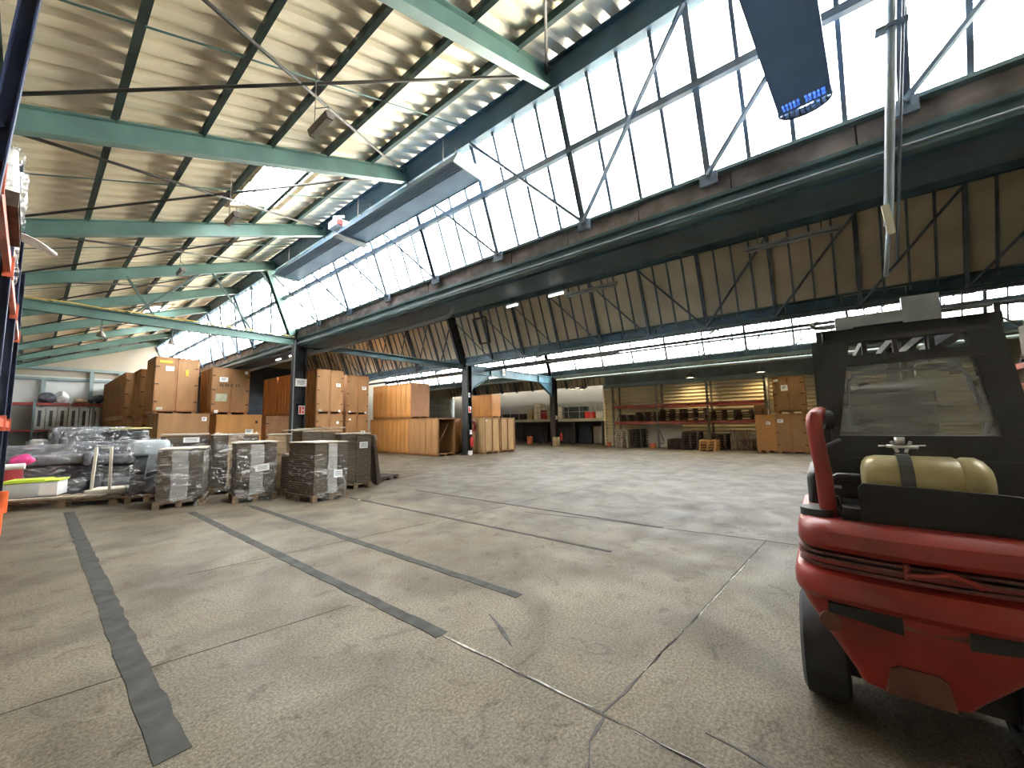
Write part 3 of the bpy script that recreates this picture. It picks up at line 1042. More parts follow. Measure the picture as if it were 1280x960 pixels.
h1 = heater('radiant_heater', 'long lens-haze blue radiant heater under the ridge, nearer one with the pale end', 4.62, 8.55)
h2 = heater('radiant_heater', 'long lens-haze blue radiant heater under the ridge, farther one ending at the green post', 8.62, 12.35)
mb = MB()
mb.box(-.42, .38, -2.02, -1.80, -.05, -.02)
mb.build('joint_plate', 'steel_grey', h2)
mb = MB()
mb.box(-.42, -.1, -2.0, -1.6, .2, .36)
mb.tube([(-.35, -1.7, .36), (-.35, -1.7, .5), (-.2, -1.9, .5)], .03, 8)
mb.build('burner', 'bagwhite', h2)
mb = MB()
mb.box(-.40, -.30, -2.06, -2.0, .2, .3)
mb.build('red_valve', 'extred', h2)

# broad heater crossing above the hall near the camera, rounded louvred end
t = thing('radiant_heater', 'wide lens-haze blue panel heater overhead with rounded slotted end, before the first roof light', 'heater', (5.12, -0.03, 5.0), math.radians(-4.2))
wv = 0.235
mb = MB()
zc = 0.0
xs = [-3.2, -.24, -.235]
mb.box(-3.2, -0.16, -wv, wv, 0, .10)
for i in range(5):                                  # slots left open between bars
    pass
yb = [-wv, -.205]
mb.box(-0.16, -0.04, -wv, -.19, 0, .10)
mb.box(-0.16, -0.04, .19, wv, 0, .10)
mb.box(-0.16, -0.04, -.015, .03, 0, .10)
for i in range(5):
    y = -.15 + i * .035
    mb.box(-0.16, -0.04, y - .006, y + .006, 0, .02)
for i in range(5):
    y = .06 + i * .033
    mb.box(-0.16, -0.04, y - .006, y + .006, 0, .02)
mb.box(-0.105, -0.095, -.19, .19, 0, .02)
mb.box(-0.04, 0.0, -wv, wv, 0, .10)
mb.build('panel', 'panel_flare', t)
mb = MB()
n = 16
for i in range(n):
    a0, a1 = math.pi * i / n, math.pi * (i + 1) / n
    f0 = lambda a, s: (math.sin(a) * .17 * s, -math.cos(a) * wv * s, .05)
    p, q = f0(a0, 1), f0(a1, 1)
    mb.beam(p, q, 0.02, 0.10)
for r_ in (.3, .55, .8):
    yl = wv * math.sqrt(1 - r_ * r_) * .96
    mb.box(.17 * r_ - .006, .17 * r_ + .006, -yl, yl, 0, .02)
for i in range(9):
    y = -wv * .8 + i * wv * .2
    mb.box(0, .17 * math.sqrt(max(0, 1 - (y / wv) ** 2)), y - .006, y + .006, 0, .02)
mb.build('louvred_end', 'truss', t)
mb = MB()
for xx in (-.6, -2.4):
    for yy in (-.2, .2):
        mb.tube([(xx, yy, .1), (xx, yy, roof_z(0, 5.1 + xx) - 5.0 + .3)], .008, 5)
mb.build('hanging_chain', 'lumbody', t)

# hanging box lamps below the roof
for (x, y, z, nm) in ((2.0, 4.55, 5.24, 'nearest of the row'), (2.0, 7.85, 5.22, 'beside the nearer skylight'), (2.0, 11.5, 5.22, 'between the third and fourth rafter'), (2.0, 15.6, 5.2, 'beyond the tie beam')):
    t = thing('box_lamp', 'small grey box lamp hung under the cream roof, %s' % nm, 'lamp', (x, y, z), 0, 'box lamps under the cream roof')
    mb = MB()
    mb.prism([(-.035, -.04), (.035, -.04), (.06, .03), (.03, .05), (-.03, .05), (-.06, .03)], 1, -.24, .24)
    mb.build('housing', 'lumbody', t)
    mb = MB()
    mb.box(-.03, .03, -.21, .21, -.046, -.039)
    mb.build('diffuser', 'boxgrey', t)
    mb = MB()
    top = roof_z(0, x) + .3 - z
    mb.tube([(0, .18, .07), (.0, .18, top)], .006, 5)
    mb.tube([(0, -.22, .07), (0, -.2, .13), (0, .18, .32)], .006, 5)
    mb.build('hanging_wire', 'lumbody', t)

# strip lights at the gutter; the lit ones stand in for daylight glimpses
for (x, y, ln_, lit, nm) in ((6.9, 5.55, .35, 1, 'farther daylight stand-in of the lit pair'), (6.9, 4.35, .4, 1, 'nearer daylight stand-in of the lit pair'), (7.2, 3.7, 1.2, 0, 'unlit one beyond the lit pair'), (7.2, .3, 1.2, 0, 'unlit one above the forklift side'),
                             (6.2, 17.2, .5, 1, 'lit daylight stand-in by the column'), (6.2, 15.9, .5, 1, 'lit daylight stand-in nearest the column')):
    t = thing('strip_light', 'strip light under the first valley gutter, %s' % nm, 'lamp', (x, y, 4.30), 0, 'strip lights at the gutter')
    mb = MB()
    mb.box(-.035, .035, -ln_ / 2, ln_ / 2, .03, .07)
    mb.build('housing', 'steel_grey', t)
    mb = MB()
    mb.tube([(0, -ln_ / 2 + .02, .0), (0, ln_ / 2 - .02, .0)], .022, 8)
    mb.build('tube', 'tube' if lit else 'steel_grey', t)
    mb = MB()
    for yy in (-ln_ / 3, ln_ / 3):
        mb.tube([(0, yy, .06), (0, yy, .2 if x < 7 else .92)], .008, 5)
    mb.build('hanger', 'lumbody', t)


def dish_lamp(loc, lab, power, rod=.80):
    t = thing('high_bay_lamp', lab, 'lamp', loc, 0, 'lamps above the ribbed wall')
    mb = MB()
    mb.tube([(0, 0, 0), (0, 0, .1), (0, 0, .2), (0, 0, .32)], [.24, .2, .1, .06], 14, caps=False)
    mb.build('lamp_shade', 'steel_grey', t)
    mb = MB()
    mb.tube([(0, 0, .02), (0, 0, .05), (0, 0, .12)], [.16, .16, .05], 12)
    mb.build('bulb', 'warm', t)
    mb = MB()
    mb.tube([(0, 0, .3), (0, 0, rod)], .012, 5)
    mb.build('drop_rod', 'lumbody', t)
    d = bpy.data.lights.new('lamp_light', 'SPOT')
    d.energy = power
    d.color = (1.0, 0.78, 0.42)
    d.spot_size = math.radians(150)
    d.spot_blend = 0.8
    d.shadow_soft_size = 0.2
    o = bpy.data.objects.new('lamp_light', d)
    COL.objects.link(o)
    o.parent = t
    o.location = (0, 0, -.02)


dish_lamp((23.4, 6.0, 3.95), 'warm dish lamp above the pallet stacks of the far rack', 330, 1.17)
dish_lamp((23.4, 2.6, 3.95), 'warm dish lamp above the far brown crates', 330, 1.17)
dish_lamp((23.4, 12.9, 3.75), 'bright dish lamp beside the farthest black column', 160, 1.38)
dish_lamp((27.5, 16.0, 4.2), 'added dish lamp over the mezzanine deck', 200, 2.45)  # lamp added to light the mezzanine; no such source is visible
#PART2#

# ---------------------------------------------------------------- wooden storage crates
def crate(lab, x, y, z0, w, d, h, rz=0.0, mat='ply', front='doors', side=6, papers=(), fmat=None, extra=None):
    """front face looks along local -Y; x, y = middle of the front edge"""
    t = thing('storage_crate', lab, 'wooden crate', (x, y, z0), rz, 'wooden storage crates')
    sk = 0.09
    for i in (-1, 0, 1):
        mb = MB()
        mb.box(i * (w / 2 - .09) - .07, i * (w / 2 - .09) + .07, 0.03, d - .03, 0, sk)
        mb.build('skid', 'batten', t)
    mb = MB()
    th = 0.025
    if front == 'open':
        mb.box(-w / 2, -w / 2 + th, 0, d, sk, h)
        mb.box(w / 2 - th, w / 2, 0, d, sk, h)
        mb.box(-w / 2, w / 2, d - th, d, sk, h)
        mb.box(-w / 2, w / 2, 0, d, sk, sk + th)
        mb.box(-w / 2, w / 2, 0, d, h - th, h)
    else:
        mb.box(-w / 2 + .012, w / 2 - .012, 0.012, d - .012, sk, h)
    mb.build('body', mat, t)
    # upright battens and rails on the sides and back
    mb = MB()
    e = 0.016
    for s in (-1, 1):
        xa, xb = (-w / 2 - e, -w / 2 + .014) if s < 0 else (w / 2 - .014, w / 2 + e)
        for i in range(side + 1):
            yc = 0.035 + (d - .07) * i / side
            mb.box(xa, xb, yc - .03, yc + .03, sk, h - .05)
        mb.box(xa, xb, 0, d, h - .055, h + .004)
        mb.box(xa, xb, 0, d, sk - .01, sk + .05)
    for i in range(5):
        xc = -w / 2 + .04 + (w - .08) * i / 4
        mb.box(xc - .03, xc + .03, d - .014, d + e, sk, h)
    mb.box(-w / 2 - e, w / 2 + e, -e if front != 'open' else 0, d + e, h - .012, h + .006)
    mb.build('battens', {'ply_pale': 'ply_pale', 'ply_orange': 'batten_orange'}.get(mat, 'batten'), t)
    if front == 'doors':
        for s in (-1, 1):
            x0, x1 = (-w / 2 + .01, -.008) if s < 0 else (.008, w / 2 - .01)
            mb = MB()
            mb.box(x0, x1, -.018, .012, sk + .02, h - .02)
            door = mb.build('door', fmat or mat, t)
            mb = MB()
            mb.box(x0, x0 + .05, -.03, -.017, sk + .02, h - .02)
            mb.box(x1 - .05, x1, -.03, -.017, sk + .02, h - .02)
            mb.box(x0, x1, -.03, -.017, h - .075, h - .02)
            mb.box(x0, x1, -.03, -.017, sk + .02, sk + .07)
            mb.build('door_frame', 'batten', door)
            for q in (.18, .5, .82):
                mb = MB()
                zz = sk + (h - sk) * q
                xo = x0 if s < 0 else x1
                mb.box(min(xo, xo - s * .12), max(xo, xo - s * .12), -.038, -.029, zz - .02, zz + .02)
                mb.build('hinge', 'hinge', door)
    elif front == 'boards':
        mb = MB()
        n = 4
        for i in range(n + 1):
            xc = -w / 2 + .035 + (w - .07) * i / n
            if n == 4 and i in (1, 3):
                continue
            mb.box(xc - .032, xc + .032, -.03, .013, sk, h)
        mb.box(-w / 2, w / 2, -.03, .013, h - .07, h)
        mb.box(-w / 2, w / 2, -.03, .013, sk, sk + .06)
        mb.build('front_battens', 'batten' if mat != 'ply_pale' else 'ply', t)
    elif front == 'flat':
        mb = MB()
        mb.box(-w / 2 + .005, w / 2 - .005, -.02, .013, sk + .01, h - .01)
        fp = mb.build('front_panel', fmat or mat, t)
        mb = MB()
        for (a, b, c_, d_) in ((-.3 * w, .28 * w, .62, .635), (-.3 * w, -.285 * w, .3, .62)):
            mb.box(a, b, -.026, -.019, h * c_, h * d_)
        mb.build('panel_outline', 'batten', fp)
    else:
        mb = MB()
        mb.box(-w / 2, -w / 2 + .06, -.02, .0, sk, h)
        mb.box(w / 2 - .06, w / 2, -.02, .0, sk, h)
        mb.box(-w / 2, w / 2, -.02, .0, h - .07, h)
        mb.box(-w / 2, w / 2, -.02, .0, sk, sk + .05)
        mb.build('front_frame', mat, t)
        mb = MB()
        mb.beam((-w / 2 + .10, .35, sk + .12), (w / 2 - .06, .75, h - .25), 1.3, .02, up=(0, 1, 0)) if False else \
            mb.prism([(-w / 2 + .04, sk + .30), (w / 2 - .30, h - .30), (w / 2 - .30, h - .27), (-w / 2 + .04, sk + .34)], 1, .15, d - .2)
        mb.build('leaning_panel', mat, t)
    for (px, pz, pw, ph, m) in papers:
        mb = MB()
        yo = -.036 if front == 'doors' else -.028
        mb.box(px * w - pw / 2, px * w + pw / 2, yo - .004, yo + .018, pz * h - ph / 2, pz * h + ph / 2)
        lab_o = mb.build('paper_label', m, t)
        if m == 'paper' and pw > .15:
            mb = MB()
            for q in range(3):
                mb.box(px * w - pw * .35, px * w + pw * (.3 - .1 * q), yo - .006, yo - .003, pz * h + ph * (.22 - .2 * q), pz * h + ph * (.32 - .2 * q))
            mb.build('print', 'ink', lab_o)
    if extra:
        extra(t, w, d, h)
    return t


def stencil(t, w, d, h):
    # a row of dark worn stencil marks across both doors
    mb = MB()
    xx = -.30 * w
    for i, k in enumerate('MONIE-ZL'):
        if k != '-':
            mb.box(xx, xx + .025, -.035, -.029, h * .60, h * .66)
            if k in 'MNE':
                mb.box(xx + .05, xx + .072, -.035, -.029, h * .60, h * .66)
            if k in 'OEZL':
                mb.box(xx, xx + .06, -.035, -.029, h * .60, h * .608)
            if k in 'OEZ':
                mb.box(xx, xx + .06, -.035, -.029, h * .652, h * .66)
        xx += .10
    mb.build('stencilled_marks', 'hinge', t)


# group by the carton pallets
crate('tallest tan double-door top crate with yellow sticker and white label', 3.83, 21.4, 2.2, 1.43, 1.7, 2.36, papers=((-.18, .80, .27, .19, 'paper'), (-.27, .92, .42, .10, 'yellow'), (-.36, .09, .2, .12, 'sticker'), (.22, .74, .1, .28, 'yellow')))
crate('tan double-door crate on the top layer with dark stencil and green grey sticker', 5.55, 20.6, 2.16, 1.40, 1.7, 2.04, papers=((-.2, .75, .30, .21, 'paper'), (-.25, .36, .42, .33, 'sticker'), (.40, .93, .11, .13, 'paper'), (-.36, .06, .14, .14, 'paper')), extra=stencil)
crate('light tan crate with plain front on the floor under the tallest crate', 3.89, 19.95, 0, 1.58, 2.2, 2.17, front='flat', fmat='ply', side=6, papers=((.2, .56, .32, .2, 'paper'), (.39, .90, .16, .16, 'paper')))
crate('orange brown crate with plain front on the floor under the stencilled crate', 5.72, 19.8, 0, 1.66, 2.2, 2.13, mat='ply_orange', front='flat', fmat='ply_orange', papers=((.22, .66, .3, .2, 'paper'), (.38, .85, .09, .12, 'hinge')))
crate('tan crate on the floor behind the plain-fronted light tan crate', 3.7, 22.3, 0, 1.5, 2.3, 2.09, front='doors')
crate('tan crate on the top layer just behind the tallest crate', 3.68, 23.4, 2.11, 1.45, 1.65, 2.11, front='doors', side=4)
for i, lab in enumerate(('first', 'second', 'third', 'last')):
    yy = 25.1 + i * 2.1
    crate('brown slatted crate in the long upper row towards the end wall, %s of that row' % lab, 3.42, yy, 2.1, 1.5, 2.0, 2.1, side=7, mat='ply')
    crate('brown slatted crate in the long floor row towards the end wall, %s of that row' % lab, 3.42, yy, 0, 1.5, 2.0, 2.09, side=7, mat='ply')
# group behind the first column
crate('tan double-door crate on the upper layer right of the black column with the notices', 9.42, 19.4, 2.2, 1.34, 2.1, 2.19, papers=((.3, .66, .22, .16, 'paper'), (.36, .06, .1, .1, 'paper'), (-.36, .07, .14, .1, 'sticker')))
crate('tan double-door crate on the floor right of the black column with the notices', 9.42, 19.4, 0, 1.34, 2.1, 2.18, papers=((.3, .8, .12, .12, 'paper'),))
crate('brown narrow crate on the upper layer, between the column crates and the orange row', 11.35, 20.2, 2.2, 1.28, 2.1, 2.13, mat='ply_brown', fmat='ply', papers=((.28, .68, .25, .18, 'paper'), (-.36, .06, .1, .1, 'paper'), (.36, .04, .1, .1, 'paper')))
crate('brown narrow crate on the floor, between the column crates and the orange row', 11.35, 20.2, 0, 1.28, 2.1, 2.18, mat='ply_brown', fmat='ply', papers=((-.34, .88, .1, .1, 'paper'), (.26, .55, .25, .18, 'paper')))
for i, lab in enumerate(('nearer', 'farther')):
    crate('shaded orange crate on the upper layer left of the black column, %s one' % lab, 9.42, 22.1 + 2.2 * i, 2.2, 1.34, 2.0, 2.19, mat='ply_orange', side=5)
    crate('shaded orange crate on the floor left of the black column, %s one' % lab, 9.42, 22.1 + 2.2 * i, 0, 1.34, 2.0, 2.18, mat='ply_orange', side=5)
crate('brown crate low behind the tan cardboard, left of the black column', 7.75, 20.9, 0, 1.3, 2.0, 2.1, mat='ply_brown')
# orange row
crate('pale open-fronted crate with a leaning panel inside, beside the middle column', 13.27, 15.05, 0, 1.15, 2.35, 1.9, front='open', mat='ply', side=5, papers=())
crate('orange crate on the floor just behind the open-fronted crate', 13.4, 17.5, 0, 1.2, 1.9, 1.9, mat='ply_orange', side=5)
crate('orange crate on the floor at the far end of the orange row', 13.4, 19.5, 0, 1.2, 1.75, 1.9, mat='ply_orange', side=4)
crate('orange crate with dark brown end on the upper layer, above the open-fronted crate', 13.48, 17.45, 1.92, 1.25, 1.8, 1.92, mat='ply_orange', front='flat', fmat='ply_brown', side=4)
crate('orange crate at the far end of the upper orange row', 13.48, 19.3, 1.92, 1.25, 1.8, 1.92, mat='ply_orange', side=4)
crate('brown crate half hidden between the open-fronted crate and the middle column', 14.65, 15.6, 0, 1.1, 1.6, 1.85, mat='ply_brown')
# by the middle column
crate('pale crate beside the middle column, left of the pale pair', 15.50, 13.95, 0, 1.2, 3.0, 1.87, mat='ply_pale', front='boards', side=4, papers=((-.42, .93, .09, .09, 'paper'),))
crate('pale crate of the pale pair by the middle column, the one nearer the blue-beam column', 16.76, 13.95, 0, 1.2, 3.0, 1.87, mat='ply_pale', front='boards', side=4)
crate('small orange brown crate standing on the pale pair', 16.66, 14.7, 1.88, .72, 2.0, 1.33, mat='ply_orange', front='flat', fmat='ply_orange', side=2)
# by the ribbed wall
RZ90 = -math.pi / 2
crate('brown double-door crate on top of the stack at the end of the ribbed wall', 21.75, 1.42, 1.82, 1.16, 1.4, 1.66, RZ90, mat='ply', papers=((-.12, .70, .26, .26, 'paper'), (-.38, .92, .16, .1, 'paper')))
crate('brown double-door crate on the floor at the end of the ribbed wall', 21.70, 1.42, 0, 1.16, 1.4, 1.80, RZ90, mat='ply', papers=((-.34, .82, .22, .16, 'paper'),))
crate('orange brown plain crate beside the double-door stack at the ribbed wall', 22.05, 2.42, 0, 0.80, 1.2, 1.78, RZ90, mat='ply_orange', front='flat', papers=((.12, .78, .17, .14, 'paper'),))
# dark red coil hung on the crate beside the middle column
mb = MB()
pts = []
for i in range(70):
    a = i * .55
    r_ = .20 + .07 * math.sin(i * .9)
    pts.append((0.02 * math.sin(i * 1.7), math.cos(a) * r_, math.sin(a) * r_ * 1.05))
mb.tube(pts, .024, 6)
o = mb.build('hose_coil', 'red', None, loc=(14.82, 14.75, 1.45))
tag(o, 'dark red coil hanging on the pale crate beside the middle column', 'hose coil')


# ---------------------------------------------------------------- pallets and wrapped loads
def pallet_mesh(mb, w, d, h=0.14, nb=5):
    for i in range(nb):
        x = -w / 2 + (w - .1) * i / (nb - 1)
        mb.box(x, x + .1, -d / 2, d / 2, h - .022, h)
    for y in (-d / 2, -.05, d / 2 - .1):
        mb.box(-w / 2, w / 2, y, y + .1, h - .044, h - .022)
        for x in (-w / 2, -.05, w / 2 - .1):
            mb.box(x, x + .1, y, y + .1, .02, h - .044)
    for x in (-w / 2, -.05, w / 2 - .1):
        mb.box(x, x + .1, -d / 2, d / 2, 0, .02)
    return mb


def film_shell(w, d, z0, z1, flare=0.06, seed=0, n=26, wrinkle=0.03, bulge=1.0):
    """crumpled skin round a load: rings of a rounded rectangle pushed in and out by folds"""
    rnd = random.Random(seed)
    ph = [rnd.uniform(0, 6.28) for _ in range(8)]
    m = 56
    mb = MB()
    rings = []
    for k in range(n + 1):
        v = k / n
        z = z0 + (z1 - z0) * v
        ring = []
        for i in range(m):
            a = 2 * math.pi * i / m
            ca, sa = math.cos(a), math.sin(a)
            e = 0.32
            x = math.copysign(abs(ca) ** e, ca) * w / 2
            y = math.copysign(abs(sa) ** e, sa) * d / 2
            fold = math.sin(a * 5 + v * 9 + ph[0]) * .5 + math.sin(a * 11 - v * 17 + ph[1]) * .35 + math.sin(a * 3 + v * 23 + ph[2]) * .4 + rnd.uniform(-.3, .3)
            s = 1 + flare * (0.35 + 0.65 * math.sin(v * 3.14 + ph[3] * .1)) * bulge + wrinkle * fold / max(w, .5)
            zz = z + (0.035 * math.sin(a * 4 + ph[4]) + .02 * math.sin(a * 9 + ph[5])) * (1 if k in (0, n) else .4)
            ring.append((x * s, y * s, zz))
        rings.append(ring)
    mb.loft(rings, 0, True, caps=False)
    return mb


def stack_mesh(mb, x0, x1, y0, y1, z0, z1, layer=0.045, jit=0.008, mat=0):
    z = z0
    while z < z1 - 1e-4:
        t_ = min(layer * random.uniform(.7, 1.3), z1 - z)
        a = random.uniform(-jit, jit)
        b = random.uniform(-jit, jit)
        mb.box(x0 + a, x1 + a, y0 + b, y1 + b, z, z + t_ - .003, mat)
        z += t_
    return mb


def carton_load(lab, x, y, rz, w, d, h, cols=('carton_dark', 'carton_pale', 'carton_dark'), label=None, film=True, seed=0, top=True, film_h=1.0, pal=True, splits=None):
    t = thing('wrapped_carton_pallet' if film else 'carton_pallet', lab, 'pallet load', (x, y, 0), rz, 'pallets of flat cartons')
    z0 = 0.145 if pal else 0.0
    if pal:
        pallet_mesh(MBX := MB(), w, d)
        MBX.build('pallet', 'pallet', t)
    n = len(cols)
    sp = splits or [i / n for i in range(n + 1)]
    for i, c in enumerate(cols):
        xa, xb = -w / 2 + .03 + (w - .06) * sp[i], -w / 2 + .03 + (w - .06) * sp[i + 1]
        fr = 0.0 if c != 'carton_pale' else -.012
        mb = MB()
        stack_mesh(mb, xa + .004, xb - .004, -d / 2 + .03 + fr, d / 2 - .03, z0, h - .03 - random.uniform(0, .03), .05 if c != 'carton_pale' else .16)
        mb.build('carton_bundle', c, t)
    if top:
        mb = MB()
        for q in range(2):
            mb.obox((random.uniform(-.02, .02), 0, h - .02 + .014 * q), (w - .05, d - .05, .011), random.uniform(-.03, .03))
        mb.build('top_sheet', 'carton_top', t)
    if film:
        film_shell(w, d, 0.06, h * film_h, .05, seed).build('stretch_film', 'film', t)
    if label:
        px, pz, pw, ph, rot = label
        mb = MB()
        mb.obox((px * w, -d / 2 - .035, pz * h), (pw, .006, ph), 0, ry_=rot)
        lo = mb.build('paper_label', 'paper', t)
        mb = MB()
        for q in range(3):
            mb.obox((px * w, -d / 2 - .039, pz * h + ph * (.25 - .22 * q)), (pw * .7, .004, ph * .07), 0, ry_=rot)
        mb.build('print', 'ink', lo)
    return t


carton_load('film-wrapped pallet of dark flat cartons with pale middle, nearest the grey wrapped heap', 2.18, 10.90, math.radians(-18), .80, 1.1, 1.18, seed=1, splits=[0, .30, .66, 1])
carton_load('film-wrapped pallet of dark cartons, middle of the front three, with tilted white label', 3.28, 10.27, math.radians(-10.5), .80, 1.0, 1.27, seed=2, label=(.12, .56, .26, .14, -.12), splits=[0, .34, .68, 1], film_h=.92)
carton_load('film-wrapped pallet of dark cartons with square white label, nearest the camera', 4.17, 9.05, math.radians(7), .84, 1.05, 1.25, seed=3, label=(.15, .44, .20, .16, 0.03), splits=[0, .40, .68, 1], film_h=.82)
carton_load('unwrapped dark carton stack with white label beside the foremost wrapped pallet', 5.42, 9.85, math.radians(-15), .80, .85, 1.40, cols=('carton_dark', 'carton_dark'), label=(.2, .78, .20, .16, 0), film=False, seed=4)
carton_load('pale-topped carton stack with white label behind the first wrapped pallet', 2.45, 12.35, math.radians(-12), .95, .8, 1.46, cols=('carton_dark', 'carton_dark'), label=(.12, .90, .3, .12, 0), seed=5, film_h=.9)
carton_load('film-topped carton stack behind the middle wrapped pallet', 3.35, 11.9, math.radians(-10), 1.0, .8, 1.43, cols=('carton_dark', 'carton_tan', 'carton_dark'), seed=6)
carton_load('dark carton stack with loose boards on top, behind the foremost wrapped pallet', 4.82, 10.55, math.radians(-4), 1.05, .75, 1.48, cols=('carton_dark', 'carton_dark'), film=False, seed=7)
carton_load('tan carton stack between the middle and foremost wrapped pallets', 3.98, 10.75, math.radians(-30), .48, .6, 1.42, cols=('carton_tan',), film=False, seed=8)
carton_load('low dark carton stack in the gap behind the middle and foremost pallets', 4.05, 10.05, math.radians(12), .45, .4, .95, cols=('carton_dark',), film=False, seed=9, top=True)
for i, (x, y, z, rz, w, d) in enumerate(((4.6, 10.5, 1.515, .35, 1.3, .35), (4.9, 10.5, 1.535, -.15, 1.1, .5), (5.1, 10.45, 1.56, .05, .7, .4))):
    mb = MB()
    mb.obox((0, 0, 0), (w, d, .016), 0, ry_=0.02 * (i - 1))
    o = mb.build('cardboard_sheet', 'carton_top' if i != 2 else 'carton_tan', None, loc=(x, y, z))
    o.rotation_euler = (0, 0, rz)
    tag(o, 'loose cardboard sheet on the dark stack behind the foremost pallet, %s' % ('lowest and longest', 'broad middle one', 'small one on top')[i], 'cardboard', 'loose sheets on the dark stack')
for i in range(3):
    t = thing('leaning_board', 'dark flattened carton leaning beside the unwrapped stack, %s of three' % ('nearest the stack', 'middle', 'outermost')[i], 'cardboard', (6.02 + .11 * i, 9.95 + .12 * i, 0), math.radians(-15), 'leaning cartons')
    mb = MB()
    mb.obox((0, 0, .66 - .03 * i), (.03, .9, 1.34 - .06 * i), 0, ry_=-.10 - .02 * i)
    mb.build('sheet', 'carton_dark', t)
    mb = MB()
    mb.obox((-.014, 0, 1.32 - .06 * i), (.035, .9, .02), 0, ry_=-.10)
    mb.build('pale_edge', 'carton_top', t)
t = thing('wooden_pallet', 'empty low pallet lying behind the leaning dark cartons', 'pallet', (6.55, 10.6, 0), math.radians(20))
pallet_mesh(mb := MB(), .8, 1.1, .12)
mb.build('deck', 'pallet_dark', t)
for i, (x, y) in enumerate(((4.55, 7.95), (4.72, 7.75), (4.85, 7.9))):
    mb = MB()
    mb.obox((0, 0, .012), (.07, .05, .02), i)
    o = mb.build('wood_chip', 'carton_top', None, loc=(x, y, 0.0))
    tag(o, 'scrap of pale packing on the floor before the foremost pallet', 'scrap', 'scraps on the floor')


# grey furniture wrapped in plastic
def sofa(lab, x, y, z, rz, w, d, h, mat='sofa', seed=0, flipped=False, fm='film_grey'):
    t = thing('wrapped_sofa', lab, 'wrapped sofa', (x, y, z), rz, 'wrapped grey furniture')
    arm = .16
    sh = h * .5
    mb = MB()
    mb.rbox((0, .0, sh * .5), (w - 2 * arm, d * .92, sh), .07, 4)
    mb.build('seat', mat, t)
    mb = MB()
    mb.rbox((0, d * .36, h * .55), (w - .06, d * .27, h * .9), .09, 4)
    mb.build('backrest', mat, t)
    for s in (-1, 1):
        mb = MB()
        mb.rbox((s * (w / 2 - arm / 2), 0, h * .36), (arm, d * .95, h * .72), .07, 4)
        mb.build('armrest', mat, t)
    film_shell(w, d, 0.02, h * .98, .04, seed, n=16, wrinkle=.05).build('plastic_wrap', fm, t)
    return t


sofa('lowest grey wrapped sofa lying behind the lime-lidded box', 0.55, 15.0, .0, math.radians(-8), 1.45, .85, .72, seed=21)
sofa('long grey wrapped sofa in the second layer, nearest the blue rack', 0.35, 15.3, .73, math.radians(-6), 1.75, .9, .5, seed=22)
sofa('low grey wrapped sofa behind the white upright legs', 1.72, 14.6, .0, math.radians(-8), 1.2, .85, .68, seed=23)
sofa('grey wrapped sofa in the second layer behind the white upright legs', 1.6, 14.75, .7, math.radians(-12), 1.3, .85, .48, seed=24)
sofa('pale wrapped armchair standing at the left of the heap', 0.42, 17.3, .0, math.radians(0), .85, .85, 1.35, 'sofa_pale', 25)
sofa('grey wrapped sofa on top of the heap', 1.45, 16.5, .95, math.radians(-4), 1.8, .9, .62, seed=26)
sofa('grey wrapped sofa lowest in the back row of the heap', 1.6, 16.6, .0, math.radians(-4), 1.9, .9, .94, 'sofa_pale', 27)
sofa('topmost grey wrapped bundle of the heap', 1.25, 17.8, 1.15, math.radians(5), 1.7, .8, .52, seed=28)
sofa('pale wrapped sofa at the very back of the heap', 1.3, 17.9, 0, math.radians(5), 1.6, .8, 1.14, 'sofa_pale', 29)
mb = MB()
mb.rbox((0, 0, .03), (.9, .5, .05), .02, 2)
o = mb.build('folded_cloth', 'lime_cloth', None, loc=(1.95, 16.5, 1.58))
tag(o, 'yellowish folded cloth lying on top of the grey heap', 'cloth')

# the bluish wrapped pile on its own pallet
t = thing('wrapped_chair_pallet', 'pallet of bluish grey wrapped chairs between the heap and the first carton pallet', 'pallet load', (1.86, 12.35, 0), math.radians(-14))
pallet_mesh(mb := MB(), .70, 1.0)
mb.build('pallet', 'pallet', t)
for i, (x, y, z, w, d, h, m) in enumerate(((0, 0, .36, .62, .9, .42, 'sofa'), (.02, .05, .78, .58, .85, .40, 'sofa'), (0, .0, 1.16, .64, .9, .34, 'pale'))):
    mb = MB()
    mb.rbox((x, y, z), (w, d, h), .08, 3)
    mb.build('cushion', m, t)
mb = MB()
mb.obox((.12, -.52, .85), (.28, .02, .34), 0, ry_=.1)
mb.beam((-.05, -.55, .5), (.28, -.55, .62), .025, .025)
mb.beam((-.05, -.55, .5), (.0, -.55, 1.0), .025, .025)
mb.build('metal_frame', 'steel_grey', t)
film_shell(.72, 1.0, .1, 1.36, .06, 31, wrinkle=.07).build('stretch_film', 'film_grey', t)

# long pallet with boards, upturned white table, lidded box
t = thing('long_pallet', 'long low pallet with loose planks, lying left of the wrapped loads', 'pallet', (0.78, 12.95, 0), math.radians(-30))
mb = MB()
for y in (-.5, 0, .42):
    for x in (-.95, -.1, .75):
        mb.box(x, x + .16, y, y + .1, 0, .10)
for y in (-.5, 0, .42):
    mb.box(-1.0, 1.0, y, y + .1, .10, .125)
for i in range(9):
    x = -1.0 + i * .237
    mb.box(x, x + .12, -.52, .54, .125, .147)
mb.build('deck', 'pallet', t)
for i, (y, z, l, a, m) in enumerate(((-.47, .165, 1.9, .02, 'pallet'), (-.33, .165, 1.7, -.03, 'pallet_dark'), (-.44, .20, 1.5, .05, 'carton_top'), (-.2, .17, 1.8, .01, 'pallet'))):
    mb = MB()
    mb.obox((-.05 * i, 0, 0), (l, .11, .03), a)
    o = mb.build('loose_plank', m, t, loc=(0, y, z))
t = thing('upturned_table', 'white table upside down with two legs up, on the long pallet', 'table', (1.18, 12.85, .15), math.radians(-24))
mb = MB()
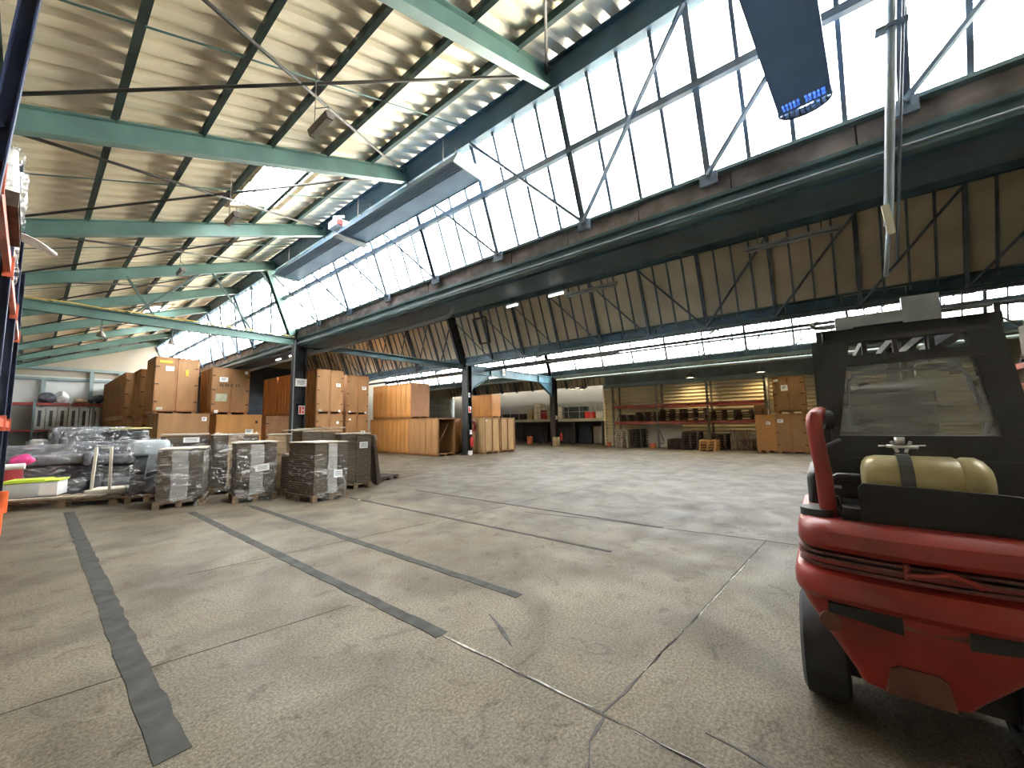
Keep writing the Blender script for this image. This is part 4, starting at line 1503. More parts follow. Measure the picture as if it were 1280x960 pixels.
mb.rbox((.15, 0, .075), (.78, .6, .11), .01, 2)
mb.build('tabletop', 'cream', t)
for (x, y, rr) in ((-.16, -.2, .03), (.16, -.27, -.02)):
    mb = MB()
    mb.beam((x, y, .11), (x + rr, y, 1.06), .045, .045)
    mb.build('leg', 'cream', t)
t = thing('lidded_box', 'grey box with lime green lid behind the long pallet', 'box', (0.18, 13.75, .16), math.radians(-18))
mb = MB()
mb.rbox((0, 0, .16), (.82, .55, .32), .02, 2)
mb.build('body', 'boxgrey', t)
mb = MB()
mb.box(-.43, .43, -.29, .29, .32, .345)
mb.box(-.40, .2, -.26, .26, .345, .375)
mb.build('lid', 'lime', t)
mb = MB()
mb.box(.13, .40, -.281, -.274, .04, .29)
mb.build('paper_label', 'white', t)

# ---------------------------------------------------------------- the rack by the camera side
RKX = -0.30
ry_ = [4.65, 7.35, 10.05, 12.75]


def rack_frame(y, h, lab, x0=-1.35, x1=RKX, guard=True, mat='rack_blue', grp='blue rack uprights', depthx=True):
    t = thing('rack_upright', lab, 'rack upright', ((x0 + x1) / 2, y, 0), 0, grp)
    a = (x1 - x0) / 2
    for s in (-1, 1):
        mb = MB()
        mb.box(s * a - .05, s * a - .04, -.05, .05, .01, h)
        mb.box(s * a + .04, s * a + .05, -.05, .05, .01, h)
        mb.box(s * a - .05, s * a + .05, .04, .05, .01, h)
        mb.box(s * a - .08, s * a + .08, -.08, .08, 0, .012)
        mb.build('post', mat, t)
    mb = MB()
    z = .3
    i = 0
    while z + .9 < h:
        s = 1 if i % 2 else -1
        mb.beam((-a * s, 0, z), (a * s, 0, z + .9), .035, .03, up=(0, 1, 0))
        z += .9
        i += 1
    mb.beam((-a, 0, .25), (a, 0, .25), .035, .03, up=(0, 1, 0))
    mb.build('lattice', mat, t)
    if guard:
        mb = MB()
        mb.tube([(a + .06, -.04, 0), (a + .06, -.04, .42)], .075, 10)
        mb.build('foot_guard', 'guard', t)
    return t


for i, y in enumerate(ry_):
    rack_frame(y, 4.85 if y > 5 else 5.25, 'navy rack upright with orange foot guard, %s from the near rack\'s far end' % ORD[len(ry_) - 1 - i])
near = next(o for o in bpy.data.objects if o.name.startswith('rack_upright') and o.parent is None and abs(o.location.y - 4.65) < .01)
near.location = (-.995, 4.65, .026)
near.rotation_euler = (0, math.radians(2.9), 0)
for i in range(len(ry_) - 1):
    for z, nm in ((3.50, 'upper'), (1.72, 'lower')):
        for xx, sd in ((RKX + .02, 'aisle'), (-1.33, 'wall')):
            t = thing('rack_beam', 'orange red %s beam, %s side, %s bay from the near rack\'s far end' % (nm, sd, ORD[len(ry_) - 2 - i]), 'rack beam', (xx, (ry_[i] + ry_[i + 1]) / 2, z), 0, 'orange rack beams')
            mb = MB()
            L_ = 1.3
            mb.box(-.025, .025, -L_, L_, -.06, .06)
            mb.build('bar', 'rack_orange', t)
            for s in (-1, 1):
                mb = MB()
                mb.box(-.035, .045, s * L_ - .03 if s > 0 else -L_ - .01, s * L_ + .01 if s > 0 else -L_ + .03, -.12, .12)
                mb.build('connector', 'rack_orange', t)


def wrapped_block(name, lab, x, y, z, w, d, h, mat, film=None, seed=0, rz=0, pal='pallet_dark', cat='pallet load', grp=None):
    t = thing(name, lab, cat, (x, y, z), rz, grp)
    z0 = 0
    if pal:
        pallet_mesh(mb := MB(), w, d)
        mb.build('pallet', pal, t)
        z0 = .145
    mb = MB()
    mb.rbox((0, 0, z0 + (h - z0) / 2), (w * .94, d * .94, h - z0), .025, 2)
    mb.build('goods', mat, t)
    if film:
        film_shell(w, d, z0, h * 1.02, .03, seed, n=14, wrinkle=.05).build('plastic_wrap', film, t)
    return t


wrapped_block('wrapped_pallet_load', 'white box in torn plastic on a brown pallet, high on the near rack', -.74, 6.05, 3.565, 1.1, 1.2, .56, 'white', 'film_white', 41, pal='pallet_dark')
wrapped_block('wrapped_pallet_load', 'brown pallet load high on the near rack, second bay from its far end', -.80, 8.75, 3.565, 1.05, 1.5, .75, 'carton_tan', 'film_white', 42)
wrapped_block('wrapped_pallet_load', 'white wrapped load high on the near rack, at its far end', -.86, 11.3, 3.565, 1.0, 1.4, .8, 'white', 'film_grey', 43)
wrapped_block('wrapped_pallet_load', 'pale wrapped load on the lower beams of the near rack', -.86, 8.7, 1.785, 1.0, 1.5, 1.2, 'cream', 'film_white', 44)
wrapped_block('wrapped_pallet_load', 'dark grey wrapped load on the lower beams at the far end of the near rack', -.9, 11.3, 1.785, .95, 1.4, 1.0, 'sofa', 'film_grey', 45)
wrapped_block('wrapped_pallet_load', 'pale sacks wrapped on the floor under the near rack', -.86, 10.9, 0, 1.0, 1.2, 1.15, 'sofa_pale', 'film_white', 46)
wrapped_block('wrapped_pallet_load', 'dark box on the floor under the near rack, farther bay', -.80, 12.95, 0, .9, .95, .8, 'carton_tan', None, 47)
mb = MB()
n = 12
rings = []
for i in range(9):
    u = i / 8
    rings.append([(-.05 + u * .42, math.cos(2 * math.pi * k / n) * (.18 * math.sin(.4 + u * 2.5)), .08 * (1 - u) + .035 * math.sin(2 * math.pi * k / n) - .10 * u * u) for k in range(n)])
mb.loft(rings)
o = mb.build('plastic_flap', 'bagwhite', None, loc=(-.28, 8.15, 4.1))
tag(o, 'white plastic flap sticking out of the high rack beyond the white box', 'plastic sheet')
mb = MB()
mb.tube([(0, 0, 0), (.55, -.12, .01)], .06, 12)
o = mb.build('paper_roll', 'white', None, loc=(-.55, 13.1, .862))
tag(o, 'white roll poking out beside the near rack, next to the magenta bag', 'roll')


def bag(name, lab, x, y, z, w, d, h, mat, seed, cat='bag', grp=None):
    rnd = random.Random(seed)
    mb = MB()
    n, m = 9, 16
    ph = [rnd.uniform(0, 6.28) for _ in range(5)]
    rings = []
    for i in range(n):
        v = i / (n - 1)
        r_ = math.sin(0.25 + v * 2.6) ** .6
        ring = []
        for k in range(m):
            a = 2 * math.pi * k / m
            q = 1 + .14 * math.sin(3 * a + ph[0] + v * 3) + .10 * math.sin(5 * a + ph[1] - v * 5) + rnd.uniform(-.05, .05)
            ring.append((math.cos(a) * w / 2 * r_ * q, math.sin(a) * d / 2 * r_ * q, h * v * (1 + .1 * math.sin(a + ph[2]))))
        rings.append(ring)
    mb.loft(rings)
    o = mb.build(name, mat, None, loc=(x, y, z))
    tag(o, lab, cat, grp)
    return o


mb = MB()
mb.rbox((0, 0, .4), (.28, .5, .8), .02, 2)
o = mb.build('storage_bin', 'red', None, loc=(-.16, 14.5, 0))
tag(o, 'dark red bin beneath the magenta bag beside the near rack', 'bin')
bag('plastic_bag', 'magenta plastic bag beside the near rack', -.06, 14.3, .81, .36, .4, .24, 'pink', 3)

# rack against the end wall with bundles
for i, x in enumerate((-1.9, .1, 2.2)):
    rack_frame(0, 3.2, 'grey upright of the rack on the white end wall, %s' % ('in the corner', 'beside the navy rack', 'by the brown crates')[i], 0, 1.0, False, 'girt', 'end wall rack uprights')
    o = [q for q in bpy.data.objects if q.name.startswith('rack_upright') and q.parent is None][-1]
for q, x in zip(sorted([q for q in bpy.data.objects if q.get('group') == 'end wall rack uprights'], key=lambda q: q.name), (-1.9, .1, 2.25)):
    q.location = (x, 32.9, 0)
    q.rotation_euler = (0, 0, math.pi / 2)
for i, (xa, xb) in enumerate(((-1.9, .05), (.15, 1.32), (1.42, 2.6))):
    mb = MB()
    mb.box(xa, xb, 32.35, 32.42, 2.92, 3.06)
    mb.box(xa, xb, 33.3, 33.37, 2.92, 3.06)
    mb.box(xa, xb, 32.42, 33.3, 3.0, 3.03)
    o = mb.build('rack_shelf', 'rack_red')
    tag(o, 'dark red upper shelf of the end wall rack, %s' % ('corner bay', 'bay with the dark and white bundles', 'bay with the tan bundle')[i], 'rack shelf', 'end wall rack shelves')
    mb = MB()
    mb.box(xa, xb, 32.35, 32.42, 1.52, 1.64)
    mb.box(xa, xb, 33.3, 33.37, 1.52, 1.64)
    mb.box(xa, xb, 32.42, 33.3, 1.58, 1.61)
    o = mb.build('rack_shelf', 'rack_red')
    tag(o, 'dark red lower shelf of the end wall rack, %s' % ('corner bay', 'bay below the dark and white bundles', 'bay below the tan bundle')[i], 'rack shelf', 'end wall rack shelves')
for a in (('dark bundle', 'dark bundle on the red shelf of the end wall rack, nearest the navy rack', .52, .7, .55, 'bagdark'), ('white', 'white bundle on the red shelf of the end wall rack', 1.05, .55, .62, 'bagwhite'),
          ('tan', 'low tan bundle on the red shelf of the end wall rack', 1.72, .55, .28, 'bagtan'), ('dark2', 'dark bundle on the red shelf of the end wall rack, nearest the crates', 2.35, .6, .5, 'bagdark')):
    bag('goods_bundle', a[1], a[2], 32.7, 3.04, a[3], .6, a[4], a[5], hash(a[0]) % 97 if False else len(a[1]), 'bundle', 'bundles on the end wall rack')
for i in range(6):
    t = thing('white_cabinet', 'white cabinet with dark slot on the end wall rack, %s' % (ORD[i] + ' from the navy rack'), 'cabinet', (.3 + .40 * i, 32.75, 1.65), 0, 'cabinets on the end wall rack')
    mb = MB()
    mb.box(-.18, .18, -.3, .3, 0, 1.15)
    mb.build('body', 'boxgrey', t)
    mb = MB()
    mb.box(-.06, .06, -.31, -.295, .15, 1.0)
    mb.build('dark_front', 'bagdark', t)

# ---------------------------------------------------------------- the far rack on the ribbed wall
FY = [10.5, 7.8, 5.1, 2.45]
for i, y in enumerate(FY):
    t = rack_frame(y, 3.75, 'dark grey far rack upright before the ribbed wall, %s from the mezzanine' % ORD[i], 22.95, 23.95, False, 'rack_grey', 'far rack uprights')
for i in range(3):
    for z, nm in ((2.45, 'upper'), (1.47, 'lower')):
        for xx, sd in ((22.92, 'front'), (23.97, 'rear')):
            mb = MB()
            mb.box(xx - .025, xx + .025, FY[i + 1] + .05, FY[i] - .05, z - .07, z + .07)
            tag(mb.build('rack_beam', 'rack_red'), 'dark red %s %s beam of the far rack, %s bay from the mezzanine' % (nm, sd, ORD[i]), 'rack beam', 'far rack beams')
# pallets, one mesh shared by all small far copies
pm = MB()
pallet_mesh(pm, .8, 1.2, .135, 6)
pal0 = {}


def far_pallet(x, y, z, rz, mat, lab, grp, tilt=None):
    if mat not in pal0:
        b = MB()
        pallet_mesh(b, .8, 1.2, .135, 6)
        o = b.build('wooden_pallet', mat)
        pal0[mat] = o.data
    else:
        o = bpy.data.objects.new('wooden_pallet', pal0[mat])
        COL.objects.link(o)
    o.location = (x, y, z)
    o.rotation_euler = (0, 0, rz) if tilt is None else tilt
    tag(o, lab, 'pallet', grp)
    return o


def pallet_stack(y, z, n, mat, where, x=23.45, rz=math.pi / 2):
    for k in range(n):
        far_pallet(x + random.uniform(-.03, .03), y + random.uniform(-.02, .02), z + k * .137, rz + random.uniform(-.03, .03), mat,
                   'pallet %s, %s' % (where, 'topmost' if k == n - 1 else ('lowest' if k == 0 else ORD[k] + ' from the bottom')), 'pallets ' + where)


# long side across the rack: rz 0 puts 0.8 along X and 1.2 along Y
pallet_stack(9.55, 1.55, 3, 'pallet_dark', 'on the lower beams next to the mezzanine', rz=0)
pallet_stack(8.55, 1.55, 4, 'pallet_dark', 'on the lower beams beside the first far upright', rz=0)
pallet_stack(7.1, 1.55, 5, 'pallet_dark', 'in the middle lower bay, nearest the mezzanine', rz=0)
pallet_stack(5.85, 1.55, 5, 'pallet_dark', 'in the middle lower bay, next to the third upright', rz=0)
pallet_stack(4.4, 1.55, 4, 'pallet_dark', 'in the last bay of the lower beams', rz=0)
pallet_stack(3.15, 1.55, 4, 'pallet_dark', 'at the end of the lower beams by the crates', rz=0)
pallet_stack(9.95, 0, 8, 'carton_top', 'on the floor at the mezzanine end, pale edged', x=23.3)
pallet_stack(9.15, 0, 8, 'pallet_dark', 'on the floor next to the pale stack', x=23.5)
pallet_stack(6.75, 0, 4, 'pallet_dark', 'on the floor, low one under the second bay', x=23.0, rz=math.pi / 2)
pallet_stack(5.95, 0, 7, 'pallet_dark', 'on the floor, tall one by the third upright', x=23.0, rz=math.pi / 2)
pallet_stack(4.75, 0, 6, 'pallet_dark', 'on the floor behind the orange pallets', x=23.6, rz=math.pi / 2)
for k in range(4):
    far_pallet(22.45 + .02 * (k % 2), 5.0, k * .137, math.pi / 2 + .02 * k, 'pallet_new', 'orange wooden pallet in the low front stack, %s' % ('lowest', 'second', 'third', 'topmost')[k], 'orange pallets')
for i, (y, a) in enumerate(((3.75, .38), (3.6, .45))):
    far_pallet(23.2, y, .42, 0, 'pallet', 'pallet leaning on edge against the far rack, %s one' % ('upright', 'more tilted')[i], 'leaning pallets', tilt=(math.pi / 2 - .15, 0, math.pi / 2 + a * .3))
wrapped_block('carton_box', 'brown carton on the lower beams beside the last far upright', 23.4, 2.75, 1.55, .7, .5, .75, 'ply_brown', None, pal=None, cat='carton')
t = thing('trestle_bench', 'dark wooden trestle bench before the ribbed wall', 'bench', (23.3, 3.0, 0), math.pi / 2)
mb = MB()
for y in (-.1, .1):
    mb.box(-.75, .75, y - .08, y + .08, .46, .50)
mb.build('seat', 'pallet_dark', t)
for s in (-1, 1):
    for q in (-1, 1):
        mb = MB()
        mb.beam((s * .62, q * .16, .46), (s * .28, -q * .16, 0), .07, .05)
        mb.build('leg', 'pallet_dark', t)
mb = MB()
mb.beam((-.35, 0, .12), (.35, 0, .12), .06, .05)
mb.build('stretcher', 'pallet_dark', t)
mb = MB()
mb.box(-.02, .02, -1.3, 1.3, 0, 1.5)
o = mb.build('standing_board', 'opaque', None, loc=(23.9, 8.0, 0))
tag(o, 'greenish board standing behind the far rack, second bay', 'board')
mb = MB()
mb.tube([(0, 0, 0), (0, 0, .3)], [.1, .14], 10)
o = mb.build('bucket', 'orange_plastic', None, loc=(22.9, 10.85, 0))
tag(o, 'orange bucket on the floor at the mezzanine end of the far rack', 'bucket')
mb = MB()
mb.rbox((0, 0, .15), (.25, .3, .3), .02, 2)
o = mb.build('small_box', 'orange_plastic', None, loc=(22.7, 8.05, 0))
tag(o, 'small orange box on the floor by the second far upright', 'box')

# ---------------------------------------------------------------- mezzanine
t = thing('mezzanine', 'raised storage deck with pale edge and dark space beneath, beyond the farthest column', 'mezzanine', (0, 0, 0))
mb = MB()
mb.box(24.3, 30.9, 11.8, 26.0, 1.62, 1.82)
mb.build('deck', 'mezz', t)
for y in (12.0, 14.2, 16.6, 19.0, 21.4, 23.8):
    mb = MB()
    mb.box(24.35, 24.5, y - .07, y + .07, 0, 1.62)
    mb.build('post', 'column', t)
mb = MB()
for y in [11.9 + .9 * i for i in range(16)]:
    mb.box(24.36, 24.40, y - .02, y + .02, 1.82, 2.75)
for z in (2.3, 2.72):
    mb.box(24.36, 24.40, 11.9, 25.4, z - .02, z + .02)
mb.build('railing', 'steel_grey', t)
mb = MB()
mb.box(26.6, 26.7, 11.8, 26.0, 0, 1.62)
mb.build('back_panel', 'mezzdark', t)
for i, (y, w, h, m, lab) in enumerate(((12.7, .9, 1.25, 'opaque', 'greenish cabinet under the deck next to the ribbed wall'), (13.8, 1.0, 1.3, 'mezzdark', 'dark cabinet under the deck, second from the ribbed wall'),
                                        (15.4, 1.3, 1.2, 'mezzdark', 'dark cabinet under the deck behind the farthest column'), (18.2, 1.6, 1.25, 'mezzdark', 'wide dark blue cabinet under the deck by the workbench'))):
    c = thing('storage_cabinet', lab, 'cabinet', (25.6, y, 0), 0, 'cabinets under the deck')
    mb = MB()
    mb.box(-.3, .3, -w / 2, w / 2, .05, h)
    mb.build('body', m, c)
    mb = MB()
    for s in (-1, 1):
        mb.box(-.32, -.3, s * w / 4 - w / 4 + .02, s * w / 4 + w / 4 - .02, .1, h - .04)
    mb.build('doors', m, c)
c = thing('workbench', 'dark low workbench under the deck edge', 'bench', (24.9, 17.9, 0))
mb = MB()
mb.box(-.3, .3, -.8, .8, .70, .75)
mb.build('worktop', 'pallet_dark', c)
for x in (-.25, .25):
    for y in (-.72, .72):
        mb = MB()
        mb.box(x - .03, x + .03, y - .03, y + .03, 0, .7)
        mb.build('leg', 'column', c)
mb = MB()
mb.tube([(0, 0, 0), (0, 0, .55)], [.18, .22], 12)
o = mb.build('waste_bin', 'orange_plastic', None, loc=(23.6, 17.5, 0))
tag(o, 'orange bin on the floor before the dark workbench', 'bin')
mb = MB()
mb.rbox((0, 0, .3), (.35, .35, .6), .02, 2)
o = mb.build('small_box', 'bagtan', None, loc=(22.05, 14.2, 0))
tag(o, 'yellowish box standing at the foot of the farthest column', 'box')
rnd = random.Random(5)
its = [(12.3, .8, .5, 'boxgrey', 'pale carton'), (13.2, .7, .45, 'extred', 'red carton'), (14.4, 1.6, .85, 'mezzdark', 'long dark wrapped crate'), (15.7, .6, .9, 'white', 'tall white carton'),
       (16.5, .5, 1.0, 'bagtan', 'tan carton'), (17.1, .5, .7, 'red', 'dark red bundle'), (17.7, .6, 1.2, 'cream', 'cream carton'), (18.4, .6, .9, 'bagtan', 'second tan carton'),
       (19.4, 1.1, .5, 'bagdark', 'long dark bundle'), (20.6, 1.0, .5, 'bagdark', 'wide dark bundle'), (21.8, 1.0, .5, 'bagdark', 'last dark bundle')]
for y, w, h, m, nm in its:
    mb = MB()
    mb.rbox((0, 0, h / 2), (.7, w, h), .03, 2)
    o = mb.build('stored_carton', m, None, loc=(25.2, y, 1.82))
    tag(o, '%s stored on the mezzanine deck' % nm, 'carton', 'goods on the mezzanine')
mb = MB()
for i in range(40):
    y = 12 + i * .36
    mb.box(30.3, 30.34, y, y + .04, 1.82, 3.2)
tag(mb.build('rear_fence', 'steel_grey'), 'grey bar fence along the back of the mezzanine deck', 'fence')

# rack behind the forklift along the camera-side end wall
for i, x in enumerate((8.7, 11.4, 14.1)):
    t = rack_frame(0, 4.2, 'tall grey rack upright behind the forklift, %s' % ('nearest the mast', 'middle one', 'farthest one')[i], -.5, .5, False, 'rack_grey', 'uprights behind the forklift')
    t.location = (x, -3.7, 0)
    t.rotation_euler = (0, 0, math.pi / 2)
for i in range(2):
    for z, nm in ((2.62, 'upper'), (2.2, 'middle'), (1.1, 'lower')):
        mb = MB()
        xa, xb = 8.75 + 2.7 * i, 11.35 + 2.7 * i
        mb.box(xa, xb, -3.24, -3.19, z - .06, z + .06)
        mb.box(xa, xb, -4.21, -4.16, z - .06, z + .06)
        tag(mb.build('rack_beam', 'rack_orange'), 'orange red %s beam pair of the rack behind the forklift, %s bay' % (nm, ('nearer', 'farther')[i]), 'rack beam', 'beams behind the forklift')
for i in range(4):
    wrapped_block('pallet_load', 'brown load on the rack behind the forklift, %s' % ('low nearer', 'low farther', 'high nearer', 'high farther')[i], 10.0 + 2.7 * (i % 2), -3.7, (1.16, 2.68)[i // 2], 1.4, .9, (.9, .8)[i // 2], ('ply_brown', 'carton_dark')[i % 2], None)

# ---------------------------------------------------------------- the forklift, seen from behind
FKYAW = math.radians(0.8)
fk = thing('forklift', 'red and black gas forklift seen from behind, with beige gas bottle and red air pipe', 'forklift', (3.02, -0.275, 0), FKYAW)


def csec(z, hw, xb, xf, r, n=6):
    """rounded-rectangle ring at height z; rear corners rounded by r, rear bowed a little"""
    pts = []
    pts.append((xf, -hw, z))
    for i in range(n + 1):
        a = math.pi / 2 * i / n
        pts.append((xb + r - r * math.sin(a), -hw + r - r * math.cos(a), z))
    for i in range(1, 6):
        t_ = i / 6
        y = (-hw + r) * (1 - t_) + (hw - r) * t_
        pts.append((xb - .035 * (1 - (2 * t_ - 1) ** 2), y, z))
    for i in range(n, -1, -1):
        a = math.pi / 2 * i / n
        pts.append((xb + r - r * math.sin(a), hw - r + r * math.cos(a), z))
    pts.append((xf, hw, z))
    return pts


mb = MB()
secs = [(.335, .18, -.41, .30, .04), (.375, .205, -.42, .30, .05), (.56, .36, -.43, .30, .08), (.66, .44, -.445, .30, .10), (.70, .465, -.45, .42, .12),
        (.712, .475, -.50, .42, .15), (.74, .49, -.525, .42, .17), (.80, .49, -.525, .42, .17), (.835, .475, -.50, .42, .15), (.845, .452, -.435, .42, .12),
        (.935, .445, -.425, .42, .12), (.945, .455, -.47, .42, .14), (.97, .465, -.485, .42, .15), (1.035, .462, -.48, .42, .15), (1.065, .45, -.455, .42, .14), (1.08, .42, -.42, .42, .12)]
mb.loft([[(px, py + max(0, (.72 - q[0]) * .20), pz) for px, py, pz in csec(*q)] for q in secs])
cw = mb.build('counterweight', 'fk_red', fk, sharp=0.6)
for s in (-1, 1):
    mb = MB()
    y0, y1 = (.10, .36) if s > 0 else (-.36, -.10)
    mb.prism([(y0, .625), (y1, .66), (y1, .70), (y0, .70)] if s > 0 else [(y0, .66), (y1, .625), (y1, .70), (y0, .70)], 0, -.492, -.40)
    mb.build('bumper_slot', 'fk_dark', cw)
mb = MB()
mb.box(-.478, -.40, -.10, .10, .645, .705)
mb.build('grimy_centre_block', 'fk_dirt', cw)
mb = MB()
for z in (.865, .90, .925):
    pts = csec(z, .452, -.452, .2, .13)
    for i in range(len(pts) - 1):
        mb.beam(pts[i], pts[i + 1], .03, .010)
mb.build('grille_slats', 'fk_dirt', fk)
mb = MB()
mb.loft([csec(z, .447, -.43, .2, .12) for z in (.85, .935)], caps=False)
mb.build('grille_recess', 'fk_dark', fk)
mb = MB()
mb.tube([(-.50, .07, .875), (-.50, .07, .94)], .012, 8)
mb.tube([(-.51, .07, .895), (-.52, .0, .905), (-.52, -.06, .925), (-.51, -.12, .905), (-.51, -.15, .89)], .013, 8)
mb.build('coupling_pin', 'fk_red', fk)
mb = MB()
mb.prism([(-.045, .345), (.175, .345), (.155, .455), (.125, .475), (.005, .475), (-.025, .455)], 0, -.468, -.40)
mb.build('coupling_plate', 'fk_dirt', cw)
mb = MB()
mb.tube([(-.435, .355, .60), (-.455, .355, .60)], .045, 14)
mb.build('round_reflector', 'fk_dirt', cw)
# tyres
for (x, y, r, w_, nm) in ((0.06, .40, .28, .21, 'r'), (0.06, -.40, .28, .21, 'r'), (1.42, .33, .33, .20, 'f'), (1.42, -.40, .33, .20, 'f')):
    mb = MB()
    prof = [(-.5, .62), (-.5, .88), (-.42, .985), (-.2, 1.0), (.2, 1.0), (.42, .985), (.5, .88), (.5, .62)]
    n = 36
    rings = []
    for k in range(n):
        a = 2 * math.pi * k / n
        rings.append([(x + math.cos(a) * r * q, y + p_ * w_, r + math.sin(a) * r * q) for p_, q in prof])
    bmv = [[mb.bm.verts.new(v) for v in rg] for rg in rings]
    for k in range(n):
        for j in range(len(prof) - 1):
            fc = mb.bm.faces.new((bmv[k][j], bmv[k][j + 1], bmv[(k + 1) % n][j + 1], bmv[(k + 1) % n][j]))
            fc.smooth = True
    wh = mb.build('wheel', 'rubber', fk)
    mb = MB()
    mb.tube([(x, y - w_ * .42, r), (x, y + w_ * .42, r)], r * .62, 20)
    mb.build('wheel_rim', 'fk_black', wh)
mb = MB()
mb.box(-.1, .25, -.30, .30, .2, .34)
mb.box(.3, 1.75, -.40, .40, .28, .62)
mb.build('chassis', 'fk_dark', fk)
# engine hood and seat deck
mb = MB()
mb.rbox((.45, 0, 1.07), (.80, .84, .42), .05, 3)
mb.box(.80, 1.55, -.42, .42, .45, .60)
mb.build('engine_hood', 'fk_black', fk)
mb = MB()
mb.box(1.35, 1.55, -.42, .42, .6, 1.15)
mb.build('dashboard', 'fk_black', fk)
mb = MB()
mb.rbox((.62, 0, 1.30), (.48, .48, .12), .05, 3)
mb.rbox((.40, 0, 1.55), (.12, .46, .50), .05, 3)
mb.build('seat', 'fk_black', fk)
mb = MB()
n = 20
mb.tube([(1.16 + .05 * math.sin(2 * math.pi * k / n), .18 * math.cos(2 * math.pi * k / n), 1.40 + .17 * math.sin(2 * math.pi * k / n)) for k in range(n + 1)], .014, 8)
mb.tube([(1.17, 0, 1.40), (1.4, 0, 1.1)], .02, 8)
mb.build('steering_wheel', 'fk_black', fk)
# gas bottle lying across the back
mb = MB()
yb = [.185, .178, .160, .125, -.15, -.165, -.18, -.22, -.245, -.265]
rr = [.06, .09, .115, .125, .125, .115, .125, .125, .11, .08]
mb.tube([(-.20, y - .01, 1.275) for y in yb], rr, 26)
tk = mb.build('gas_bottle', 'gas', fk)
mb = MB()
for k in range(20):
    a0, a1 = math.pi * (k - 3) / 16, math.pi * (k - 2) / 16
    mb.beam((-.20 - math.cos(a0) * .147, .012, 1.285 + math.sin(a0) * .147), (-.20 - math.cos(a1) * .147, .012, 1.285 + math.sin(a1) * .147), .045, .008, up=(0, 1, 0)) if False else \
        mb.obox((-.20 - math.cos(a0) * .13, .012, 1.275 + math.sin(a0) * .13), (.008, .05, .032), 0, ry_=a0)
mb.build('bottle_strap', 'strap', fk)
mb = MB()
mb.beam((-.24, .03, 1.42), (-.25, .05, 1.475), .012, .012)
mb.beam((-.24, .0, 1.42), (-.25, -.02, 1.475), .012, .012)
mb.tube([(-.25, -.045, 1.445), (-.25, .07, 1.45)], .009, 6)
mb.tube([(-.25, .02, 1.46), (-.25, .02, 1.495)], .02, 8)
mb.tube([(-.25, .02, 1.452), (-.25, .10, 1.45)], .004, 6)
mb.tube([(-.25, .0, 1.452), (-.25, -.07, 1.455)], .004, 6)
mb.build('strap_clamp', 'chrome', fk)
mb = MB()
mb.prism([(.20, 1.07), (.20, 1.25), (.18, 1.27), (-.27, 1.255), (-.42, 1.24), (-.42, 1.07)], 0, -.375, -.35)
mb.box(-.36, .1, -.36, .27, 1.07, 1.14)
mb.build('bottle_tray', 'fk_dark', fk)
mb = MB()
mb.tube([(-.18, .18, 1.275), (-.18, .27, 1.275), (-.18, .29, 1.26)], .022, 8)
mb.tube([(-.20, .31, 1.28), (-.26, .35, 1.34), (-.22, .33, 1.43), (-.10, .25, 1.47)], .012, 8)
mb.box(-.24, -.12, .26, .34, 1.08, 1.22)
mb.build('gas_regulator', 'fk_black', fk)
mb = MB()
n = 12
mb.tube([(-.27, .285 + .012 * math.cos(2 * math.pi * k / n), 1.15 + .035 * math.sin(2 * math.pi * k / n)) for k in range(n + 1)], .004, 6)
mb.build('locking_ring', 'chrome', fk)
# upright red pipe with black cap, collar at its foot
mb = MB()
mb.tube([(-.30, .325, 1.08), (-.30, .332, 1.30), (-.29, .352, 1.52), (-.285, .354, 1.57), (-.27, .348, 1.605), (-.235, .335, 1.62), (-.19, .32, 1.625)], [.037, .037, .036, .037, .038, .037, .036], 16)
ap = mb.build('air_pipe', 'fk_red', fk)
mb = MB()
mb.tube([(-.215, .325, 1.585), (-.195, .285, 1.585)], .056, 18)
mb.tube([(-.20, .30, 1.58), (-.19, .30, 1.47)], .022, 8)
mb.build('air_cap', 'fk_black', ap)
mb = MB()
mb.tube([(-.27, .365, 1.075), (-.27, .365, 1.115)], .085, 18)
mb.box(-.30, -.15, .22, .40, 1.07, 1.11)
mb.build('pipe_collar', 'fk_black', ap)
# overhead guard
g_x0, g_x1 = .02, 1.45


def post(y0, y1, xw=.07):
    """rear post widening downwards"""
    mb = MB()
    s = 1 if y0 > 0 else -1
    a = [(0, y0, 2.10), (0, y0 - s * .125, 2.10), (-.02, y1 - s * .10, 1.10), (-.02, y1, 1.10)]
    v = [(x, y, z) for x, y, z in a] + [(x + xw, y, z) for x, y, z in a]
    mb.face_set(v, [(0, 1, 2, 3), (7, 6, 5, 4), (0, 4, 5, 1), (1, 5, 6, 2), (2, 6, 7, 3), (3, 7, 4, 0)])
    return mb


gd = post(.275, .400)
gd.build('guard_post', 'fk_black', fk)
gd = post(-.415, -.52)
gd.build('guard_post', 'fk_black', fk)
for s in (-1, 1):
    mb = MB()
    mb.prism([(.06, 2.10), (.06, 2.02), (.45, 1.35), (.60, 1.05), (.35, 1.05), (.0, 1.12)] if False else [(.05, 1.10), (.30, 1.10), (.16, 1.6), (.10, 2.06), (.05, 2.06)], 1, s * .30 - .07 - .02 * s, s * .30 - .07 + .03 * s)
    mb.build('side_plate', 'fk_black', fk)
    mb = MB()
    mb.beam((1.45, s * .27 - .03, .60), (1.25, s * .24 - .03, 2.07), .07, .08)
    mb.build('front_post', 'fk_black', fk)
mb = MB()
mb.box(-.01, .06, -.38, .25, 2.035, 2.115)
mb.box(-.01, .06, -.36, .22, 1.905, 1.955)
mb.box(-.01, .06, -.425, .28, 2.06, 2.115)
for y in (-.175, -.035, .095, .205, -.315):
    mb.obox((.025, y, 2.0), (.05, .022, .12), 0)
